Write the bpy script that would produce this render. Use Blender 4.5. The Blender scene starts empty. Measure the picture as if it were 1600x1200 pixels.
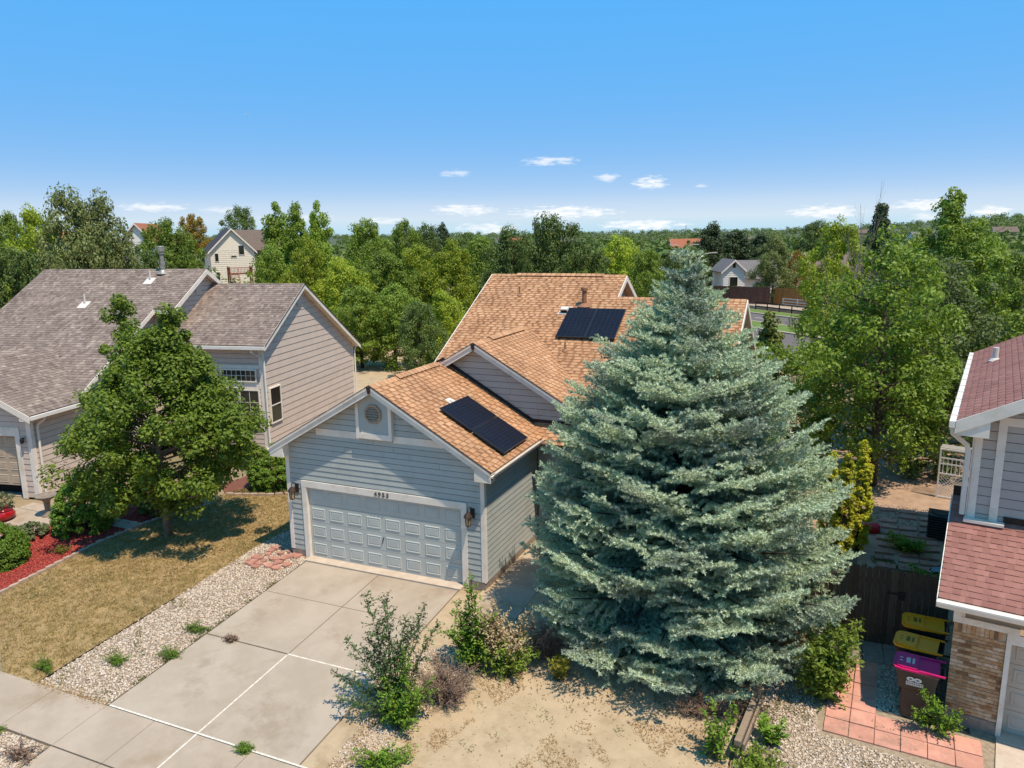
import bpy, bmesh, math, random
import numpy as np
from mathutils import Vector, Matrix

scene = bpy.context.scene
COL = scene.collection
rng = np.random.default_rng(11)
random.seed(11)

# ------------------------------------------------------------------ camera
CAM = Vector((10.7918, -16.2002, 8.9582))
PITCH, ROLL, YAW, FPX = 0.1938, -0.0124, 0.4028, 1165.48
_up = Vector((0, 0, 1))
_f0 = Vector((-math.sin(YAW), math.cos(YAW), 0))
_r0 = Vector((math.cos(YAW), math.sin(YAW), 0))
CF = _f0 * math.cos(PITCH) - _up * math.sin(PITCH)
_u0 = _f0 * math.sin(PITCH) + _up * math.cos(PITCH)
CR = _r0 * math.cos(ROLL) + _u0 * math.sin(ROLL)
CU = -_r0 * math.sin(ROLL) + _u0 * math.cos(ROLL)
cam_data = bpy.data.cameras.new('camera')
cam_data.sensor_fit = 'HORIZONTAL'
cam_data.sensor_width = 36.0
cam_data.lens = FPX / 1600 * 36.0
cam_data.clip_start = 0.1
cam_data.clip_end = 20000
cam = bpy.data.objects.new('camera', cam_data)
COL.objects.link(cam)
cam.matrix_world = Matrix(((CR.x, CU.x, -CF.x, CAM.x), (CR.y, CU.y, -CF.y, CAM.y), (CR.z, CU.z, -CF.z, CAM.z), (0, 0, 0, 1)))
scene.camera = cam

# ------------------------------------------------------------------ light
SUN_TO = Vector((0.6, -0.27, 1.45)).normalized()
SUN_EL = math.asin(SUN_TO.z)
SUN_AZ = math.atan2(SUN_TO.x, SUN_TO.y)
scene.view_settings.view_transform = 'Standard'
scene.view_settings.look = 'None'
scene.view_settings.exposure = 0.12
scene.view_settings.gamma = 1.0
scene.view_settings.use_curve_mapping = False
sun_data = bpy.data.lights.new('sun', 'SUN')
sun_data.energy = 5.0
sun_data.angle = math.radians(0.53)
sun_data.color = (1.0, 0.91, 0.79)
sun = bpy.data.objects.new('sun', sun_data)
COL.objects.link(sun)
sun.location = (30, -20, 60)
sun.rotation_euler = SUN_TO.to_track_quat('Z', 'Y').to_euler()

CLOUDS = [(-0.8376,0.0402,0.0383,0.0060,.8),(-0.7635,0.0375,0.0261,0.0043,.5),(-0.3497,0.0956,0.0385,0.0060,.75),(-0.4722,0.0820,0.0196,0.0052,.55),
 (-0.2774,0.0745,0.0160,0.0060,.7),(-0.2229,0.0662,0.0224,0.0086,1.),(-0.1577,0.0613,0.0081,0.0034,.5),(-0.4626,0.0362,0.0427,0.0080,.9),
 (-0.3332,0.0313,0.0726,0.0094,1.),(-0.2298,0.0144,0.0541,0.0077,1.1),(-0.4339,0.0113,0.0472,0.0086,.8),(-0.0111,0.0260,0.0438,0.0090,1.),
 (0.0940,0.0312,0.0361,0.0069,1.),(0.1601,0.0222,0.0212,0.0060,1.),(-0.5663,0.0233,0.0292,0.0052,.55),(0.0984,0.0168,0.0196,0.0060,.6),(-0.6698,0.0280,0.0477,0.0052,.5)]

def build_world():
    w = bpy.data.worlds.new('World'); scene.world = w; w.use_nodes = True
    nt = w.node_tree; nt.nodes.clear()
    N = nt.nodes.new; Lk = nt.links.new
    out = N('ShaderNodeOutputWorld'); bg = N('ShaderNodeBackground')
    sky = N('ShaderNodeTexSky'); sky.sky_type = 'NISHITA'; sky.sun_disc = False
    sky.sun_elevation = SUN_EL; sky.sun_rotation = SUN_AZ
    sky.altitude = 1700; sky.air_density = 1.0; sky.dust_density = 0.1; sky.ozone_density = 1.5
    def math_(op, a, b=None, c=None):
        n = N('ShaderNodeMath'); n.operation = op
        for i, x in enumerate((a, b, c)):
            if x is None: continue
            if isinstance(x, (int, float)): n.inputs[i].default_value = x
            else: Lk(x, n.inputs[i])
        return n.outputs[0]
    tc = N('ShaderNodeTexCoord'); sep = N('ShaderNodeSeparateXYZ'); Lk(tc.outputs['Generated'], sep.inputs[0])
    az = math_('ARCTAN2', sep.outputs[0], sep.outputs[1]); el = math_('ARCSINE', sep.outputs[2])
    comb = N('ShaderNodeCombineXYZ'); Lk(math_('MULTIPLY', az, 60.0), comb.inputs[0]); Lk(math_('MULTIPLY', el, 260.0), comb.inputs[1])
    noi = N('ShaderNodeTexNoise'); noi.inputs['Scale'].default_value = 1.0; noi.inputs['Detail'].default_value = 6; noi.inputs['Roughness'].default_value = .62
    Lk(comb.outputs[0], noi.inputs['Vector'])
    nz = math_('MULTIPLY', math_('SUBTRACT', noi.outputs[0], 0.5), 4.2)
    total = None
    for a0, e0, wa, we, amp in CLOUDS:
        dx = math_('DIVIDE', math_('SUBTRACT', az, a0), wa * 1.05)
        dy = math_('DIVIDE', math_('SUBTRACT', el, e0), we * 1.0)
        d = math_('ADD', math_('MULTIPLY', dx, dx), math_('MULTIPLY', dy, dy))
        m = math_('ADD', math_('SUBTRACT', 1.12, d), nz)
        mr = N('ShaderNodeMapRange'); mr.interpolation_type = 'SMOOTHSTEP'
        Lk(m, mr.inputs[0]); mr.inputs[1].default_value = 0.0; mr.inputs[2].default_value = 1.5; mr.inputs[3].default_value = 0; mr.inputs[4].default_value = amp
        total = mr.outputs[0] if total is None else math_('MAXIMUM', total, mr.outputs[0])
    tot = math_('MINIMUM', math_('MULTIPLY', total, 0.95), 1.0)
    # the air's own colour: tint of the whole sky, everywhere alike
    sp = N('ShaderNodeSeparateColor'); sp.mode = 'HSV'; Lk(sky.outputs[0], sp.inputs[0])
    cb = N('ShaderNodeCombineColor'); cb.mode = 'HSV'
    Lk(math_('ADD', math_('MULTIPLY', sp.outputs[0], 1-SKY_HMIX), SKY_HUE*SKY_HMIX), cb.inputs[0])
    Lk(math_('MINIMUM', math_('MULTIPLY', math_('POWER', sp.outputs[1], .68), SKY_SAT), 1.0), cb.inputs[1])
    Lk(math_('MULTIPLY', math_('POWER', math_('DIVIDE', sp.outputs[2], 6.0), SKY_GAM), SKY_VAL), cb.inputs[2])
    hs = cb
    mix = N('ShaderNodeMix'); mix.data_type = 'RGBA'
    Lk(tot, mix.inputs[0]); Lk(hs.outputs[0], mix.inputs[6]); mix.inputs[7].default_value = (6.3, 6.4, 6.5, 1)
    Lk(mix.outputs[2], bg.inputs[0]); bg.inputs[1].default_value = SKY_STR
    Lk(bg.outputs[0], out.inputs[0])
SKY_HUE, SKY_HMIX, SKY_SAT, SKY_VAL, SKY_GAM, SKY_STR = 0.598, 0.92, 1.19, 5.70, -0.08, 0.15
build_world()

# ------------------------------------------------------------------ helpers
def gz(x, y):
    """height of the lots: level round the houses, falling to the street in front"""
    return 0.07 * y if y < 0 else 0.0

class MB:
    def __init__(self): self.v = []; self.f = []
    def poly(self, pts):
        b = len(self.v); self.v += [tuple(p) for p in pts]; self.f.append(tuple(range(b, b + len(pts))))
    def obox(self, o, a, b, c):
        o, a, b, c = Vector(o), Vector(a), Vector(b), Vector(c)
        i = len(self.v)
        self.v += [tuple(p) for p in (o, o+a, o+a+b, o+b, o+c, o+a+c, o+a+b+c, o+b+c)]
        for q in ((0,3,2,1),(4,5,6,7),(0,1,5,4),(1,2,6,5),(2,3,7,6),(3,0,4,7)): self.f.append(tuple(i+k for k in q))
    def box(self, x0, x1, y0, y1, z0, z1): self.obox((x0,y0,z0), (x1-x0,0,0), (0,y1-y0,0), (0,0,z1-z0))
    def prism(self, pts, vec):
        n = len(pts); i = len(self.v); vec = Vector(vec)
        self.v += [tuple(p) for p in pts] + [tuple(Vector(p)+vec) for p in pts]
        self.f.append(tuple(range(i+n-1, i-1, -1))); self.f.append(tuple(range(i+n, i+2*n)))
        for k in range(n):
            j = (k+1) % n; self.f.append((i+k, i+j, i+n+j, i+n+k))
    def tube(self, pts, radii, n=6, cap=True):
        pts = [Vector(p) for p in pts]; rings = []
        for k, p in enumerate(pts):
            d = (pts[min(k+1, len(pts)-1)] - pts[max(k-1, 0)])
            if d.length < 1e-9: d = Vector((0,0,1))
            d.normalize(); a = d.orthogonal().normalized(); b = d.cross(a)
            r = radii[k] if hasattr(radii, '__len__') else radii
            i = len(self.v)
            self.v += [tuple(p + a*math.cos(t*2*math.pi/n)*r + b*math.sin(t*2*math.pi/n)*r) for t in range(n)]
            rings.append(i)
        for k in range(len(rings)-1):
            for t in range(n):
                u = (t+1) % n; self.f.append((rings[k]+t, rings[k]+u, rings[k+1]+u, rings[k+1]+t))
        if cap:
            self.f.append(tuple(rings[0]+t for t in range(n-1, -1, -1))); self.f.append(tuple(rings[-1]+t for t in range(n)))
    def lathe(self, prof, n=16, c=(0,0,0)):
        i = len(self.v)
        for r, z in prof:
            for t in range(n):
                a = t*2*math.pi/n; self.v.append((c[0]+r*math.cos(a), c[1]+r*math.sin(a), c[2]+z))
        for k in range(len(prof)-1):
            for t in range(n):
                u = (t+1) % n; self.f.append((i+k*n+t, i+k*n+u, i+(k+1)*n+u, i+(k+1)*n+t))
        self.f.append(tuple(i+t for t in range(n-1,-1,-1))); m = i+(len(prof)-1)*n; self.f.append(tuple(m+t for t in range(n)))
    def mesh(self, name, mat, smooth=False, fix=True):
        me = bpy.data.meshes.new(name); me.from_pydata(self.v, [], self.f)
        if fix:
            bm = bmesh.new(); bm.from_mesh(me); bmesh.ops.recalc_face_normals(bm, faces=bm.faces); bm.to_mesh(me); bm.free()
        if smooth: me.polygons.foreach_set('use_smooth', [True]*len(me.polygons))
        if mat: me.materials.append(mat)
        me.update(); return me
    def build(self, name, mat, parent=None, smooth=False, fix=True):
        return link(name, self.mesh(name, mat, smooth, fix), parent)

def link(name, me, parent=None):
    o = bpy.data.objects.new(name, me); COL.objects.link(o)
    if parent is not None: o.parent = parent
    return o
def tag(o, label=None, cat=None, group=None, kind=None):
    if label: o['label'] = label
    if cat: o['category'] = cat
    if group: o['group'] = group
    if kind: o['kind'] = kind
    return o
def thing(name, label, cat, loc=(0,0,0), rz=0.0, group=None):
    o = bpy.data.objects.new(name, None); COL.objects.link(o); o.empty_display_size = .2
    o.location = loc; o.rotation_euler = (0,0,rz); return tag(o, label, cat, group)
def copy_tree(src, loc, rz, scale=(1,1,1)):
    r = src.copy(); COL.objects.link(r); r.location = loc; r.rotation_euler = (0,0,rz); r.scale = scale
    for ch in src.children:
        c = ch.copy(); COL.objects.link(c); c.parent = r
        for g in ch.children:
            d = g.copy(); COL.objects.link(d); d.parent = c
    return r
def npmesh(name, V, F, mat):
    """mesh from numpy arrays: V (n,3), F (m,k) with k = 3 or 4"""
    V = np.ascontiguousarray(V, np.float32); F = np.ascontiguousarray(F, np.int32)
    me = bpy.data.meshes.new(name); m, k = F.shape
    me.vertices.add(len(V)); me.vertices.foreach_set('co', V.ravel())
    me.loops.add(m*k); me.loops.foreach_set('vertex_index', F.ravel())
    me.polygons.add(m); me.polygons.foreach_set('loop_start', np.arange(0, m*k, k, dtype=np.int32))
    me.update(calc_edges=True)
    if mat: me.materials.append(mat)
    return me

# ------------------------------------------------------------------ materials
WT = (.90, .815, .70)
def warm(c): return tuple(min(a*b, .9) for a, b in zip(c, WT))
def M(name, c1, c2=None, scale=4.0, rough=.75, var=0.0, bump=0.0, bscale=80.0, spec=.3, metal=0.0, ramp=None, stretch=None, lo=.35, hi=.65, c3=None, s3=.6):
    c1 = warm(c1) if not ramp else c1; c2 = warm(c2) if (c2 and not ramp) else c2; c3 = warm(c3) if c3 else c3; ramp = [warm(c) for c in ramp] if ramp else None
    m = bpy.data.materials.new(name); m.use_nodes = True; nt = m.node_tree; N = nt.nodes.new; Lk = nt.links.new
    b = nt.nodes['Principled BSDF']; b.inputs['Roughness'].default_value = rough; b.inputs['Metallic'].default_value = metal
    b.inputs['Specular IOR Level'].default_value = spec
    geo = N('ShaderNodeNewGeometry'); vec = geo.outputs['Position']
    if stretch:
        vm = N('ShaderNodeVectorMath'); vm.operation = 'MULTIPLY'; Lk(vec, vm.inputs[0]); vm.inputs[1].default_value = stretch; vec = vm.outputs[0]
    col = None
    rnd = None
    if var or ramp:
        oi = N('ShaderNodeObjectInfo'); ad = N('ShaderNodeMath'); ad.operation = 'ADD'; fr = N('ShaderNodeMath'); fr.operation = 'FRACT'
        Lk(oi.outputs['Random'], ad.inputs[0]); Lk(geo.outputs['Random Per Island'], ad.inputs[1]); Lk(ad.outputs[0], fr.inputs[0]); rnd = fr.outputs[0]
    if ramp:
        cr = N('ShaderNodeValToRGB'); cr.color_ramp.interpolation = 'LINEAR'
        els = cr.color_ramp.elements
        while len(els) < len(ramp): els.new(.5)
        for k, c in enumerate(ramp): els[k].position = k/(len(ramp)-1); els[k].color = (*c, 1)
        Lk(rnd, cr.inputs[0]); col = cr.outputs[0]
    if c2 is not None or bump:
        pass
    if c2 is not None:
        n = N('ShaderNodeTexNoise'); n.inputs['Scale'].default_value = scale; n.inputs['Detail'].default_value = 8; n.inputs['Roughness'].default_value = .65; Lk(vec, n.inputs['Vector'])
        mr = N('ShaderNodeMapRange'); mr.interpolation_type = 'SMOOTHSTEP'; Lk(n.outputs[0], mr.inputs[0]); mr.inputs[1].default_value = lo; mr.inputs[2].default_value = hi
        mx = N('ShaderNodeMix'); mx.data_type = 'RGBA'; Lk(mr.outputs[0], mx.inputs[0])
        if col is not None:
            # noise multiplies the per-piece colour
            mx.inputs[6].default_value = (*c1, 1); mx.inputs[7].default_value = (*c2, 1)
            mu = N('ShaderNodeMix'); mu.data_type = 'RGBA'; mu.blend_type = 'MULTIPLY'; mu.inputs[0].default_value = 1
            Lk(col, mu.inputs[6]); Lk(mx.outputs[2], mu.inputs[7]); col = mu.outputs[2]
        else:
            mx.inputs[6].default_value = (*c1, 1); mx.inputs[7].default_value = (*c2, 1); col = mx.outputs[2]
    if c3 is not None:
        n = N('ShaderNodeTexNoise'); n.inputs['Scale'].default_value = s3; n.inputs['Detail'].default_value = 9; n.inputs['Roughness'].default_value = .7; Lk(vec, n.inputs['Vector'])
        mr = N('ShaderNodeMapRange'); mr.interpolation_type = 'SMOOTHSTEP'; Lk(n.outputs[0], mr.inputs[0]); mr.inputs[1].default_value = .5; mr.inputs[2].default_value = .68
        mx = N('ShaderNodeMix'); mx.data_type = 'RGBA'; Lk(mr.outputs[0], mx.inputs[0]); Lk(col, mx.inputs[6]); mx.inputs[7].default_value = (*c3, 1); col = mx.outputs[2]
    if col is None:
        rgb = N('ShaderNodeRGB'); rgb.outputs[0].default_value = (*c1, 1); col = rgb.outputs[0]
    if var:
        mr = N('ShaderNodeMapRange'); Lk(rnd, mr.inputs[0]); mr.inputs[3].default_value = 1-var; mr.inputs[4].default_value = 1+var
        vm = N('ShaderNodeVectorMath'); vm.operation = 'SCALE'; Lk(col, vm.inputs[0]); Lk(mr.outputs[0], vm.inputs['Scale']); col = vm.outputs[0]
    Lk(col, b.inputs['Base Color'])
    if bump:
        n = N('ShaderNodeTexNoise'); n.inputs['Scale'].default_value = bscale; n.inputs['Detail'].default_value = 5; Lk(vec, n.inputs['Vector'])
        bp = N('ShaderNodeBump'); bp.inputs['Strength'].default_value = bump; bp.inputs['Distance'].default_value = .02; Lk(n.outputs[0], bp.inputs['Height']); Lk(bp.outputs[0], b.inputs['Normal'])
    return m

def leafmat(name, cols, trans=.3, rough=.55, spec=.25, big=None, bigscale=.5):
    """leaf: colour varies leaf by leaf, some light passes through"""
    cols = [warm(c) for c in cols]
    m = bpy.data.materials.new(name); m.use_nodes = True; nt = m.node_tree; N = nt.nodes.new; Lk = nt.links.new
    b = nt.nodes['Principled BSDF']; out = nt.nodes['Material Output']
    b.inputs['Roughness'].default_value = rough; b.inputs['Specular IOR Level'].default_value = spec
    geo = N('ShaderNodeNewGeometry'); oi = N('ShaderNodeObjectInfo')
    cr = N('ShaderNodeValToRGB'); els = cr.color_ramp.elements
    while len(els) < len(cols): els.new(.5)
    for k, c in enumerate(cols): els[k].position = k/(len(cols)-1); els[k].color = (*c, 1)
    Lk(geo.outputs['Random Per Island'], cr.inputs[0]); col = cr.outputs[0]
    mr = N('ShaderNodeMapRange'); Lk(oi.outputs['Random'], mr.inputs[0]); mr.inputs[3].default_value = .82; mr.inputs[4].default_value = 1.18
    vm = N('ShaderNodeVectorMath'); vm.operation = 'SCALE'; Lk(col, vm.inputs[0]); Lk(mr.outputs[0], vm.inputs['Scale']); col = vm.outputs[0]
    if big:
        n = N('ShaderNodeTexNoise'); n.inputs['Scale'].default_value = bigscale; n.inputs['Detail'].default_value = 3; Lk(geo.outputs['Position'], n.inputs['Vector'])
        r2 = N('ShaderNodeMapRange'); r2.interpolation_type = 'SMOOTHSTEP'; Lk(n.outputs[0], r2.inputs[0]); r2.inputs[1].default_value = .48; r2.inputs[2].default_value = .66
        mx = N('ShaderNodeMix'); mx.data_type = 'RGBA'; Lk(r2.outputs[0], mx.inputs[0]); Lk(col, mx.inputs[6]); mx.inputs[7].default_value = (*big, 1); col = mx.outputs[2]
    Lk(col, b.inputs['Base Color'])
    tr = N('ShaderNodeBsdfTranslucent'); g = N('ShaderNodeVectorMath'); g.operation = 'MULTIPLY'; Lk(col, g.inputs[0]); g.inputs[1].default_value = (1.25, 1.35, .7); Lk(g.outputs[0], tr.inputs['Color'])
    ms = N('ShaderNodeMixShader'); ms.inputs[0].default_value = trans; Lk(b.outputs[0], ms.inputs[1]); Lk(tr.outputs[0], ms.inputs[2]); Lk(ms.outputs[0], out.inputs['Surface'])
    return m

MAT = {}
MAT['siding'] = M('blue grey siding', (.47,.52,.53), (.44,.49,.50), 1.5, .6, var=.05, c3=(.40,.435,.43), s3=1.3)
MAT['siding_back'] = M('siding joint shade', (.12,.13,.135), None)  # backing behind the lap boards, groove shade put into its colour
MAT['beige_back'] = M('beige siding joint shade', (.13,.105,.095), None)  # same groove shade painted into the beige backing
MAT['door'] = M('blue grey door paint', (.53,.58,.585), (.49,.54,.545), 1.2, .5)
MAT['white'] = M('white trim paint', (.90,.86,.82), (.82,.77,.72), 2.5, .55, c3=(.72,.66,.58), s3=1.6)
MAT['gutter'] = M('white gutter enamel', (.88,.86,.84), (.80,.77,.75), 2, .4)
MAT['soffit'] = M('cream soffit paint', (.68,.60,.50), (.60,.53,.44), 3, .7)
MAT['found'] = M('foundation concrete', (.36,.30,.26), (.26,.21,.18), 7, .9, bump=.3)
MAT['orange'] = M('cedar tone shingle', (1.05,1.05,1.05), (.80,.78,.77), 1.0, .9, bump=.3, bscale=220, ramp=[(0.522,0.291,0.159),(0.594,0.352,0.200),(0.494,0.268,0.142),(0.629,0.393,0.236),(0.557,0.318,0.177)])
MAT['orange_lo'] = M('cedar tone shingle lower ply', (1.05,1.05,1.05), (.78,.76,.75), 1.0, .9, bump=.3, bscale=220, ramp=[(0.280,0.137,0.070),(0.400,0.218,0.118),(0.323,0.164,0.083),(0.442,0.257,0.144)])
MAT['orange_deck'] = M('cedar tone roof felt', (.30,.14,.07), (.24,.11,.05), 6, .95)
MAT['mauve'] = M('mauve grey shingle', (1,1,1), (.78,.77,.77), 1.1, .9, bump=.25, bscale=220, ramp=[(0.198,0.155,0.139),(0.295,0.239,0.213),(0.233,0.183,0.164),(0.363,0.299,0.264),(0.259,0.211,0.190),(0.423,0.354,0.309)])
MAT['mauve_deck'] = M('mauve grey roof felt', (.15,.12,.115), (.11,.085,.08), 6, .95)
MAT['red'] = M('dusty red shingle', (1,1,1), (.84,.82,.82), 1.4, .9, bump=.3, bscale=220, ramp=[(0.295,0.140,0.120),(0.366,0.180,0.160),(0.312,0.152,0.132),(0.393,0.199,0.176),(0.330,0.160,0.140)])
MAT['red_deck'] = M('dusty red roof felt', (.20,.085,.08), (.15,.06,.055), 6, .95)
MAT['beige'] = M('beige siding', (.66,.565,.515), (.61,.525,.475), 2, .65, var=.035)
MAT['tan_door'] = M('tan garage door paint', (.50,.415,.33), (.46,.38,.30), 3, .6)
MAT['grey_siding'] = M('pale grey siding', (.50,.475,.465), (.46,.435,.425), 3, .65, var=.03)
MAT['taupe'] = M('taupe trim', (.30,.255,.205), (.27,.23,.185), 4, .7)
MAT['black'] = M('black powder coat', (.018,.018,.02), None, rough=.45)
MAT['dark'] = M('dark void', (.012,.012,.013), None, rough=.9)
MAT['flash'] = M('dark brown flashing', (.055,.035,.025), (.035,.022,.016), 8, .8)
MAT['bronze'] = M('bronze lantern metal', (.075,.05,.038), (.05,.034,.026), 20, .5, metal=.3)
MAT['amber'] = M('seeded lantern glass', (.42,.33,.20), (.30,.22,.13), 18, .25, spec=.6)
MAT['number'] = M('bronze numerals', (.10,.085,.07), None, rough=.5)
MAT['solar_frame'] = M('black anodised frame', (.022,.023,.026), None, rough=.35, spec=.5)
MAT['galv'] = M('galvanised flue', (.42,.41,.38), (.30,.29,.27), 9, .5, metal=.4)
MAT['pvc'] = M('white pvc pipe', (.72,.70,.68), None, rough=.5)
MAT['brown_pipe'] = M('brown painted flue', (.36,.18,.10), (.28,.14,.08), 10, .6)
MAT['vent_tan'] = M('tan louvre plastic', (.42,.33,.25), (.36,.28,.21), 12, .6)
MAT['concrete'] = M('drive concrete', (.47,.405,.34), (.405,.345,.28), .9, .88, bump=.15, bscale=150, c3=(.35,.285,.22), s3=.7)
MAT['apron'] = M('pale concrete sill', (.60,.52,.44), (.52,.44,.37), 4, .85)
MAT['caulk'] = M('white joint sealant', (.88,.84,.78), (.62,.56,.48), 14, .6)
MAT['joint'] = M('dirty joint', (.16,.125,.095), (.10,.08,.06), 12, .95)
MAT['brick'] = M('mottled buff brick', (1,1,1), (.72,.66,.62), 14, .9, bump=.3, bscale=120, ramp=[(0.264,0.139,0.066),(0.554,0.330,0.178),(0.660,0.436,0.264),(0.475,0.251,0.112),(0.766,0.554,0.370),(0.607,0.356,0.172),(0.818,0.634,0.475),(0.528,0.290,0.145)])
MAT['mortar'] = M('brick mortar', (.66,.56,.45), (.56,.47,.37), 12, .95)
MAT['oldfence'] = M('weathered dark fence board', (1,1,1), (.62,.60,.58), 9, .9, stretch=(6,6,.6), ramp=[(0.093,0.067,0.050),(0.132,0.096,0.071),(0.109,0.078,0.057),(0.163,0.124,0.093)])
MAT['redfence'] = M('red stained fence board', (.20,.075,.045), (.14,.05,.03), 6, .8, var=.15)
MAT['brownfence'] = M('brown fence board', (.135,.068,.055), (.10,.05,.04), 3, .85, var=.12)
MAT['orangefence'] = M('orange stained fence board', (.50,.225,.065), (.42,.18,.05), 3, .8, var=.12)
MAT['paver'] = M('terracotta paver', (.66,.345,.275), (.55,.28,.22), 5, .9, var=.12, bump=.25, c3=(.42,.25,.20), s3=2.2)
MAT['flag'] = M('pink flagstone', (.52,.27,.215), (.42,.21,.165), 7, .9, var=.15, bump=.3, bscale=50)
MAT['asphalt'] = M('asphalt', (.165,.145,.145), (.135,.12,.12), .8, .92)
MAT['walk'] = M('sidewalk concrete', (.48,.405,.335), (.41,.34,.275), 1.1, .9, c3=(.36,.285,.21), s3=.8, bump=.15, bscale=150)
MAT['paint'] = M('road paint', (.75,.73,.70), None, rough=.7)
MAT['glass'] = M('dark window glass', (.018,.022,.02), (.03,.035,.03), 1.5, .08, spec=.6)
MAT['vinyl'] = M('white window vinyl', (.88,.86,.82), None, rough=.45)
MAT['wood'] = M('weathered timber', (.34,.27,.21), (.25,.195,.15), 6, .9, stretch=(1,8,8))
MAT['bark'] = M('bark', (.115,.085,.065), (.07,.052,.04), 10, .95, bump=.5, bscale=30)
MAT['palebark'] = M('pale bark', (.30,.245,.20), (.20,.16,.13), 10, .95)
MAT['deadwood'] = M('bare grey branches', (.36,.30,.25), (.26,.21,.17), 10, .95)
# ------------------------------------------------------------------ ground
def terrain(x, y):
    d = math.hypot(x-10.8, y+16.2); az = math.atan2(x-10.8, y+16.2); far = min(max((d-300)/1500,0),1); far = far*far*(3-2*far); k = min(max((d-350)/700,0),1)
    return far*15 + 9*math.exp(-((az-.17)/.13)**2)*k + 9*math.exp(-((az-.33)/.22)**2)*k
def build_ground():
    xs = np.concatenate([-np.geomspace(4000, 30, 40), np.linspace(-28, 28, 57), np.geomspace(30, 4000, 40)])
    ys = np.concatenate([-np.geomspace(400, 20, 12), np.linspace(-18, 60, 79), np.geomspace(64, 6000, 48)])
    X, Y = np.meshgrid(xs, ys)
    d = np.hypot(X - 10.8, Y + 16.2); az = np.arctan2(X - 10.8, Y + 16.2)
    Z = np.where(Y < 0, .07*np.maximum(Y, -8.6), 0) - .03
    far = np.clip((d - 300)/1500, 0, 1); far = far*far*(3 - 2*far)
    hill = np.exp(-((az - .17)/.13)**2)*np.clip((d - 350)/700, 0, 1)
    hill2 = np.exp(-((az - .33)/.22)**2)*np.clip((d - 350)/700, 0, 1)
    Z = Z + far*15 + hill*9 + hill2*9 + far*3*np.sin(az*23)*np.sin(d*.006)
    rise = np.clip((d - 90)/60, 0, 1)*np.clip((-az - .55)/.15, 0, 1)
    Z = Z + rise*1.5
    n, m = X.shape; V = np.stack([X.ravel(), Y.ravel(), Z.ravel()], 1)
    I = np.arange(n*m).reshape(n, m); F = np.stack([I[:-1,:-1].ravel(), I[:-1,1:].ravel(), I[1:,1:].ravel(), I[1:,:-1].ravel()], 1)
    mat = M('dry soil and weeds', (.36,.275,.18), (.29,.225,.14), .3, .95, bump=.4, bscale=25, c3=(.16,.16,.075), s3=.06)
    nt = mat.node_tree; b = nt.nodes['Principled BSDF']; src = b.inputs['Base Color'].links[0].from_socket
    geo = nt.nodes.new('ShaderNodeNewGeometry'); ln = nt.nodes.new('ShaderNodeVectorMath'); ln.operation = 'LENGTH'; nt.links.new(geo.outputs['Position'], ln.inputs[0])
    mr = nt.nodes.new('ShaderNodeMapRange'); mr.inputs[1].default_value = 120; mr.inputs[2].default_value = 320; nt.links.new(ln.outputs['Value'], mr.inputs[0])
    mx = nt.nodes.new('ShaderNodeMix'); mx.data_type = 'RGBA'; nt.links.new(mr.outputs[0], mx.inputs[0]); nt.links.new(src, mx.inputs[6]); mx.inputs[7].default_value = (.085,.10,.045,1); nt.links.new(mx.outputs[2], b.inputs['Base Color'])
    return tag(link('ground', npmesh('ground', V, F, mat)), kind='structure')
build_ground()

def ragged(pts, amp=.10, step=.28, seed=1):
    r = random.Random(seed); out = []
    for (xa, ya), (xb, yb) in zip(pts, pts[1:]+pts[:1]):
        L = math.hypot(xb-xa, yb-ya); n = max(1, int(L/step))
        for k in range(n): t = k/n; out.append((xa+(xb-xa)*t+r.uniform(-amp,amp), ya+(yb-ya)*t+r.uniform(-amp,amp)))
    return out
def sheet(name, pts, lift, mat, kind='structure', sub=.5):
    """a flat patch lying on the lot, draped over the slope"""
    bm = bmesh.new(); f = bm.faces.new([bm.verts.new((x, y, 0)) for x, y in pts])
    # one cut along the line where the slope begins
    g = bmesh.ops.bisect_plane(bm, geom=bm.verts[:]+bm.edges[:]+bm.faces[:], plane_co=(0,0,0), plane_no=(0,1,0))
    for v in bm.verts: v.co.z = gz(v.co.x, v.co.y) + lift
    bmesh.ops.recalc_face_normals(bm, faces=bm.faces)
    me = bpy.data.meshes.new(name); bm.to_mesh(me); bm.free()
    if me.polygons and me.polygons[0].normal.z < 0: me.flip_normals()
    me.materials.append(mat); return tag(link(name, me), kind=kind)

GM = {}
GM['lawn'] = M('parched lawn thatch', (.40,.29,.145), (.28,.20,.09), 3.5, .95, bump=.5, bscale=60, c3=(.34,.24,.135), s3=.8)
GM['gravelbed'] = M('grit between stones', (.40,.33,.25), (.28,.225,.165), 14, .95)
GM['mulch'] = M('red mulch', (.30,.045,.035), (.20,.03,.025), 18, .95, bump=.6, bscale=40)
GM['pink'] = M('pink crushed stone', (.50,.31,.26), (.42,.25,.21), 25, .95, bump=.6, bscale=60)
GM['dirt'] = M('bare tan dirt', (.52,.415,.285), (.45,.355,.24), 1.6, .95, bump=.35, bscale=40, c3=(.38,.29,.185), s3=1.3)
GM['drygrass'] = M('dead grass thatch', (.47,.36,.235), (.38,.285,.175), 3, .95, bump=.6, bscale=50, c3=(.33,.22,.115), s3=2.2)
GM['backdirt'] = M('reddish back yard soil', (.46,.32,.23), (.36,.25,.175), 3, .95, bump=.4, bscale=40, c3=(.25,.17,.115), s3=.8)
GM['grass'] = M('watered verge grass', (.15,.235,.045), (.115,.19,.035), 1.2, .95, bump=.4, bscale=20)
GM['shade_soil'] = M('leaf litter soil', (.22,.165,.115), (.15,.115,.08), 4, .95, bump=.5, bscale=30)

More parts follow.
